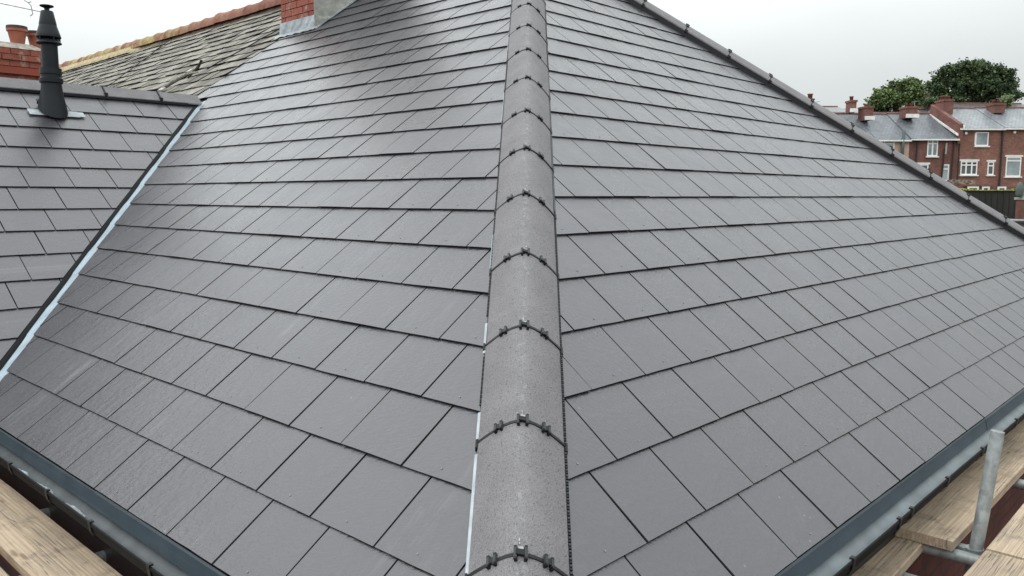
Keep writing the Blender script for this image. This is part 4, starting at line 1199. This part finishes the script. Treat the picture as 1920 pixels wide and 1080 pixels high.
# darker house left of the step
Cc_, cx0, cx1, cze, czr, yf = terrace('darker brick terraced house with tall narrow stair window, left of the roof step', 1706, 1796.6, 262, 217, D, 4, 'brick_far_dark', 'roof_b', GRP)
window(Cc_, U(1740, D), U(1760, D), V(294, D), V(263, D), yf, (.5,), trans=.74, pale=True)
window(Cc_, U(1721, D), U(1744, D), V(332, D), V(309, D), yf, trans=.55, head=True)
window(Cc_, U(1771, D), U(1784, D), V(339, D), V(309, D), yf, trans=.72, pale=True)
for px, y0_ in ((1720, 262), (1772, 280), (1790, 264)):
    m = MB(); m.tube([(U(px, D), yf-.12, V(y0_, D)), (U(px-3, D), yf-.12, V(356, D))], .06, 8); part('downpipe', m, M['downpipe'], Cc_)
m = MB(); m.tube([(U(1775, D), yf-.14, V(270, D)), (U(1774, D), yf-.14, V(290, D))], .07, 6); part('overflow_pipe', m, M['render_grey'], Cc_)
stack(Cc_, U(1689, 68), U(1709, 68), yf+2.2, yf+3.4, V(224, 67), V(203, 67), pots=2, mat='brick_far_dark', ph=.25)
m = MB(); m.tube([(U(1725, 66.5), yf+1, V(262, 66)), (U(1725, 66.5), yf+1, V(249, 66))], .06, 8); part('vent_pipe', m, M['downpipe'], Cc_)
# pink rendered house
Dd, dx0, dx1, dze, dzr, yf = terrace('pinkish rendered terraced house half hidden by the hip tiles', 1640, 1705.6, 264, 218, D, 4, 'render_pink', 'roof_b', GRP)
window(Dd, U(1657, D), U(1677, D), V(287, D), V(264.5, D), yf, trans=.68, pale=True)
m = MB(); m.tube([(U(1689, D), yf-.25, V(310, D)), (U(1691, D), yf-.25, V(249, D))], .13, 10); part('soil_pipe', m, M['green_pipe'], Dd, True)
stack(Dd, U(1613, 67.5), U(1627, 67.5), yf+1.8, yf+3.2, V(228, 66.5), V(205, 67.5), pots=1, mat='brick_far', ph=.2)
# further down the row
E_, ex0, ex1, eze, ezr, yf = terrace('far terraced house with dark roof just above the hip tiles', 1540, 1639.5, 264.5, 217.5, D, 4, 'brick_far_dark', 'roof_b', GRP)
stack(E_, U(1591, 67.5), U(1601, 67.5), yf+2.4, yf+3.4, V(215, 67.5), V(193, 67.5), pots=1, mat='brick_far_dark', ph=.34, pr=.16)
# back row roofs
GB = 'houses in the row behind'
H1 = terrace('dark slate roof of the row behind, left of the three-pot chimney', 1620, 1790, 214, 207, 84, 4.5, 'brick_far', 'roof_c', GB, zg=2, yf=82.5)[0]
H2 = terrace('dark slate roof of the row behind, above the pale shining roofs', 1791, 1990, 206, 195, 84, 4.5, 'brick_far', 'roof_c', GB, zg=2, yf=82.5)[0]
H3, hx0, hx1, hze, hzr, yf3 = terrace('low distant roof with red ridge at the left end of the terrace', 1545, 1612, 212, 202, 82, 4, 'brick_far_dark', 'roof_c', GB, zg=1, yf=80.5)
H4, hx0, hx1, hze, hzr, yf3 = terrace('small distant grey house peeping over the hip tiles', 1480, 1526, 200, 182, 95, 4, 'render_grey', 'roof_c', GB, zg=0, yf=93.5)
stack(H4, U(1524, 96), U(1534, 96), yf3+1, yf3+2, V(215, 96), V(187, 96), pots=1, flash=False, mat='brick_far_dark', ph=.6, pr=.3)
stack(H3, U(1541, 82), U(1549, 82), yf3+1, yf3+2, V(216, 82), V(203, 82), pots=1, flash=False, mat='brick_far_dark', ph=.3)
# yard extensions, rubble wall patch
YX = 60.0; dX = 62.6
ext = thing('yard_outbuilding', 'low brick outbuilding with red roof edge and white trimmed openings', 'outbuilding', (U(1850, dX), YX, gz(30, 60)))
part('wall', boxm(U(1806, dX), U(1925, dX), YX, YX+1.6, -1.5, V(349, dX)), M['brick_far_dark'], ext)
part('roof_edge', boxm(U(1815, dX), U(1869, dX), YX-.15, YX+1.6, V(349, dX)+.002, V(345.5, dX)), M['red_ridge'], ext)
for a, b in ((1822, 1844), (1850, 1865), (1880, 1897)):
    m = boxm(U(a, dX), U(b, dX), YX-.18, YX-.155, V(352.5, dX), V(349.5, dX)); boxm(U(a, dX), U(a, dX)+.15, YX-.18, YX-.155, -1, V(352.6, dX), m=m); boxm(U(b, dX)-.15, U(b, dX), YX-.18, YX-.155, -1, V(352.6, dX), m=m); part('white_trim', m, M['white_paint'], ext)
rb = MB()
for k in range(130):
    px = R.uniform(1790, 1836); y = R.uniform(340, 356); c = Vector((U(px, 64), 61.6+R.uniform(-.2, .2), V(y, 64))); s_ = R.uniform(.10, .22)
    rb.cbox(c, Vector((s_, 0, R.uniform(-.05, .05))), Vector((0, .2, 0)), Vector((R.uniform(-.05, .05), 0, s_*.7)), 0, R.random())
rw = link('rubble_wall', rb.mesh('rubble_wall', M['stone_patch'])); tag(rw, 'patch of rubble stone wall below the terrace windows', 'wall')
# dark clad garage, mossy top, brick pier, low grey roof
dG = 50
gar = thing('dark_garage', 'long black clad garage wall below the terrace', 'garage', (U(1868, dG), 48.5, V(413, dG)))
part('cladding', boxm(U(1783, dG), U(1927, dG), 47.5, 51.5, -3, V(358, dG)), M['dark_metal'], gar)
part('roof_edge', boxm(U(1783, dG)-.05, U(1927, dG)+.05, 47.4, 51.6, V(358, dG)+.002, V(357, dG)), M['slate_edge'], gar)
for k in range(11):
    xx = U(1801+k*11.5, dG); part('batten', boxm(xx, xx+.035, 47.47, 47.498, -3, V(358, dG)-.01), M['downpipe'], gar)
ms = MB()
for (a, b, amp, n) in ((1789, 1828, 4.2, 900), (1828, 1905, .9, 500), (1903, 1925, 3.0, 500)):
    for k in range(n):
        px = R.uniform(a, b); f = (px-a)/(b-a); hgt = amp*(1-f*.7) if amp > 4 else amp
        c = Vector((U(px+13, dG), 47.7+R.uniform(-.2, .3), V(357-R.random()*hgt, dG))); s_ = R.uniform(.03, .07)
        u1 = Vector((R.uniform(-1, 1), R.uniform(-1, 1), R.uniform(-1, 1))).normalized()*s_; u2 = u1.orthogonal().normalized()*s_
        ms.quad(c-u1, c-u2, c+u1, c+u2, 0, R.random())
o = link('moss', ms.mesh('moss', M['moss'])); o['kind'] = 'stuff'; o['label'] = 'yellow green moss and weeds along the top of the dark garage'; o['category'] = 'moss'
pier = thing('brick_pier', 'dark red brick pier at the right edge beside the black garage', 'pier', (U(1912, 47), 45.5, -3))
part('shaft', boxm(U(1936, 48), U(1948, 48), 45.6, 46.4, -3.2, V(374, 47)), M['brick_far_dark'], pier)
part('coping', boxm(U(1934, 48), U(1950, 48), 45.5, 46.5, V(374, 47)+.002, V(369, 47)), M['render_grey'], pier)
m = MB(); c = Vector((U(1931, 48), 45.9, V(368, 47))); m.tube([c, c+Z*.1, c+Z*.45, c+Z*.75, c+Z*.85], [.16, .2, .22, .14, .04], 14); part('green_dome', m, M['green_pipe'], pier, True)
lr = thing('low_outbuilding', 'low grey flat roofed outbuilding at the right edge below the garage', 'outbuilding', (U(1905, 40), 39, -4))
part('wall', boxm(U(1883, 40.9), U(1973, 40.9), 38.7, 43, -4.5, V(418, 40)), M['render_grey'], lr)
part('flat_roof', boxm(U(1881, 40.9), U(1975, 40.9), 38.4, 43.2, V(418, 40)+.002, V(413, 40)), M['roof_a'], lr)
part('fascia', boxm(U(1881, 40.9), U(1975, 40.9), 38.35, 38.398, V(421, 40), V(414.5, 40)), M['downpipe'], lr)

def roof_aerial(px, y0_, y1_, d, yy, label):
    t = thing('roof_aerial', label, 'aerial', (U(px, d), yy, V(y0_, d)))
    m = MB(); m.tube([(U(px, d), yy, V(y0_, d)), (U(px, d), yy, V(y1_, d))], .03, 6); part('mast', m, M['aerial'], t)
    m = MB(); m.tube([(U(px-5, d), yy, V(y1_+1, d)), (U(px+7, d), yy, V(y1_-.5, d))], .022, 5)
    for k in range(5):
        xx = px-4+k*2.4; m.tube([(U(xx, d), yy-.25, V(y1_+.6-k*.3, d)), (U(xx, d), yy+.25, V(y1_+.6-k*.3, d))], .014, 4)
    part('boom', m, M['aerial'], t)
roof_aerial(1549, 206, 190, 82, 82.0, 'small aerial on the chimney at the left end of the terrace')
roof_aerial(1722, 203, 193, 68, 66.0, 'small aerial above the roof right of the flashed middle chimney')
roof_aerial(1806, 214, 200, 68, 66.0, 'small aerial beside the three-pot chimney')
roof_aerial(1886, 200, 186, 69, 67.0, 'small aerial beside the shrub-covered chimney')

# ------------------------------------------------------------------ trees behind the terrace
def tree(label, pxc, ybase, ytop, pxw, d, leaf, seed, blobs):
    rr = random.Random(seed)
    xc, yc = U(pxc, d), Yd(pxc, d); z0 = gz(xc, yc); zt_ = V(ytop, d); wid = (U(pxc+pxw/2, d)-U(pxc-pxw/2, d))/2
    t = thing('tree', label, 'tree', (xc, yc, z0))
    m = MB(); zc_ = V(ybase, d)
    m.tube([(xc, yc, z0-.5), (xc+.1, yc, (z0+zc_)/2), (xc, yc, zc_+1.5), (xc+.2, yc, (zc_+zt_)/2+1)], [.5, .4, .3, .12], 10); part('trunk', m, M['bark'], t, True)
    crown = MB(); br = MB()
    for (px, y, pr_x, pr_y) in blobs:
        c = Vector((U(px, d), yc+rr.uniform(-1.5, 1.5), V(y, d))); rx = pr_x*d/1523; rz = pr_y*d/1523; ry = max(rx, rz)*.9
        br.tube([(xc, yc, zc_+.5), (c+Vector((xc, yc, zc_)))/2, c], [.16, .10, .04], 6)
        rx *= .86; rz *= .86; ry *= .86
        nsub = int(26+rx*rz*17)
        for k in range(nsub):
            # tufts on the blob surface, each a spray of leaves
            v = Vector((rr.gauss(0, 1), rr.gauss(0, 1), rr.gauss(0, 1))).normalized(); rad = rr.uniform(.25, 1.0)**.6
            cc = c+Vector((v.x*rx*rad, v.y*ry*rad, v.z*rz*rad)); tr_ = rr.uniform(.28, .55)
            tone = rr.random()*.5+(.35 if rr.random() < .4 else 0)
            for q in range(36):
                w_ = Vector((rr.gauss(0, 1), rr.gauss(0, 1), rr.gauss(0, .7))); p = cc+w_*tr_*.55
                s_ = rr.uniform(.09, .19); u1 = Vector((rr.uniform(-1, 1), rr.uniform(-1, 1), rr.uniform(-.6, .6))).normalized()*s_; u2 = u1.cross(Vector((rr.uniform(-1, 1), rr.uniform(-1, 1), rr.uniform(-1, 1)))).normalized()*s_*.7
                crown.quad(p-u1, p-u2, p+u1, p+u2, 0, min(.99, max(0, tone+rr.uniform(-.15, .15))))
    part('limbs', br, M['bark'], t, True)
    part('crown', crown, M[leaf], t)
tree('broad dark green tree rising behind the terrace at the right', 1818, 200, 124, 150, 92, 'leaf_dark', 3,
     [(1815, 142, 34, 20), (1780, 150, 30, 18), (1852, 147, 32, 18), (1762, 168, 24, 14), (1880, 166, 24, 15), (1795, 168, 40, 22), (1845, 170, 40, 22), (1757, 186, 18, 9), (1775, 190, 34, 12), (1870, 188, 32, 12), (1818, 192, 46, 14), (1798, 133, 20, 10), (1838, 131, 20, 9), (1893, 178, 12, 8), (1750, 172, 8, 5), (1766, 140, 12, 7), (1872, 148, 16, 9), (1818, 155, 50, 26), (1885, 186, 20, 10)])
tree('smaller rounded mid green tree left of the broad dark one', 1682, 205, 151, 92, 88, 'leaf_mid', 5,
     [(1692, 168, 24, 15), (1706, 180, 17, 16), (1668, 180, 24, 16), (1650, 192, 20, 14), (1690, 192, 32, 14), (1640, 200, 14, 9), (1706, 160, 14, 8), (1714, 194, 12, 10), (1660, 200, 26, 9), (1709, 167, 9, 8)])
tree('low bushy tree between the two larger ones behind the roofs', 1738, 205, 190, 34, 90, 'leaf_dark', 8, [(1735, 198, 14, 6), (1748, 196, 14, 7)])
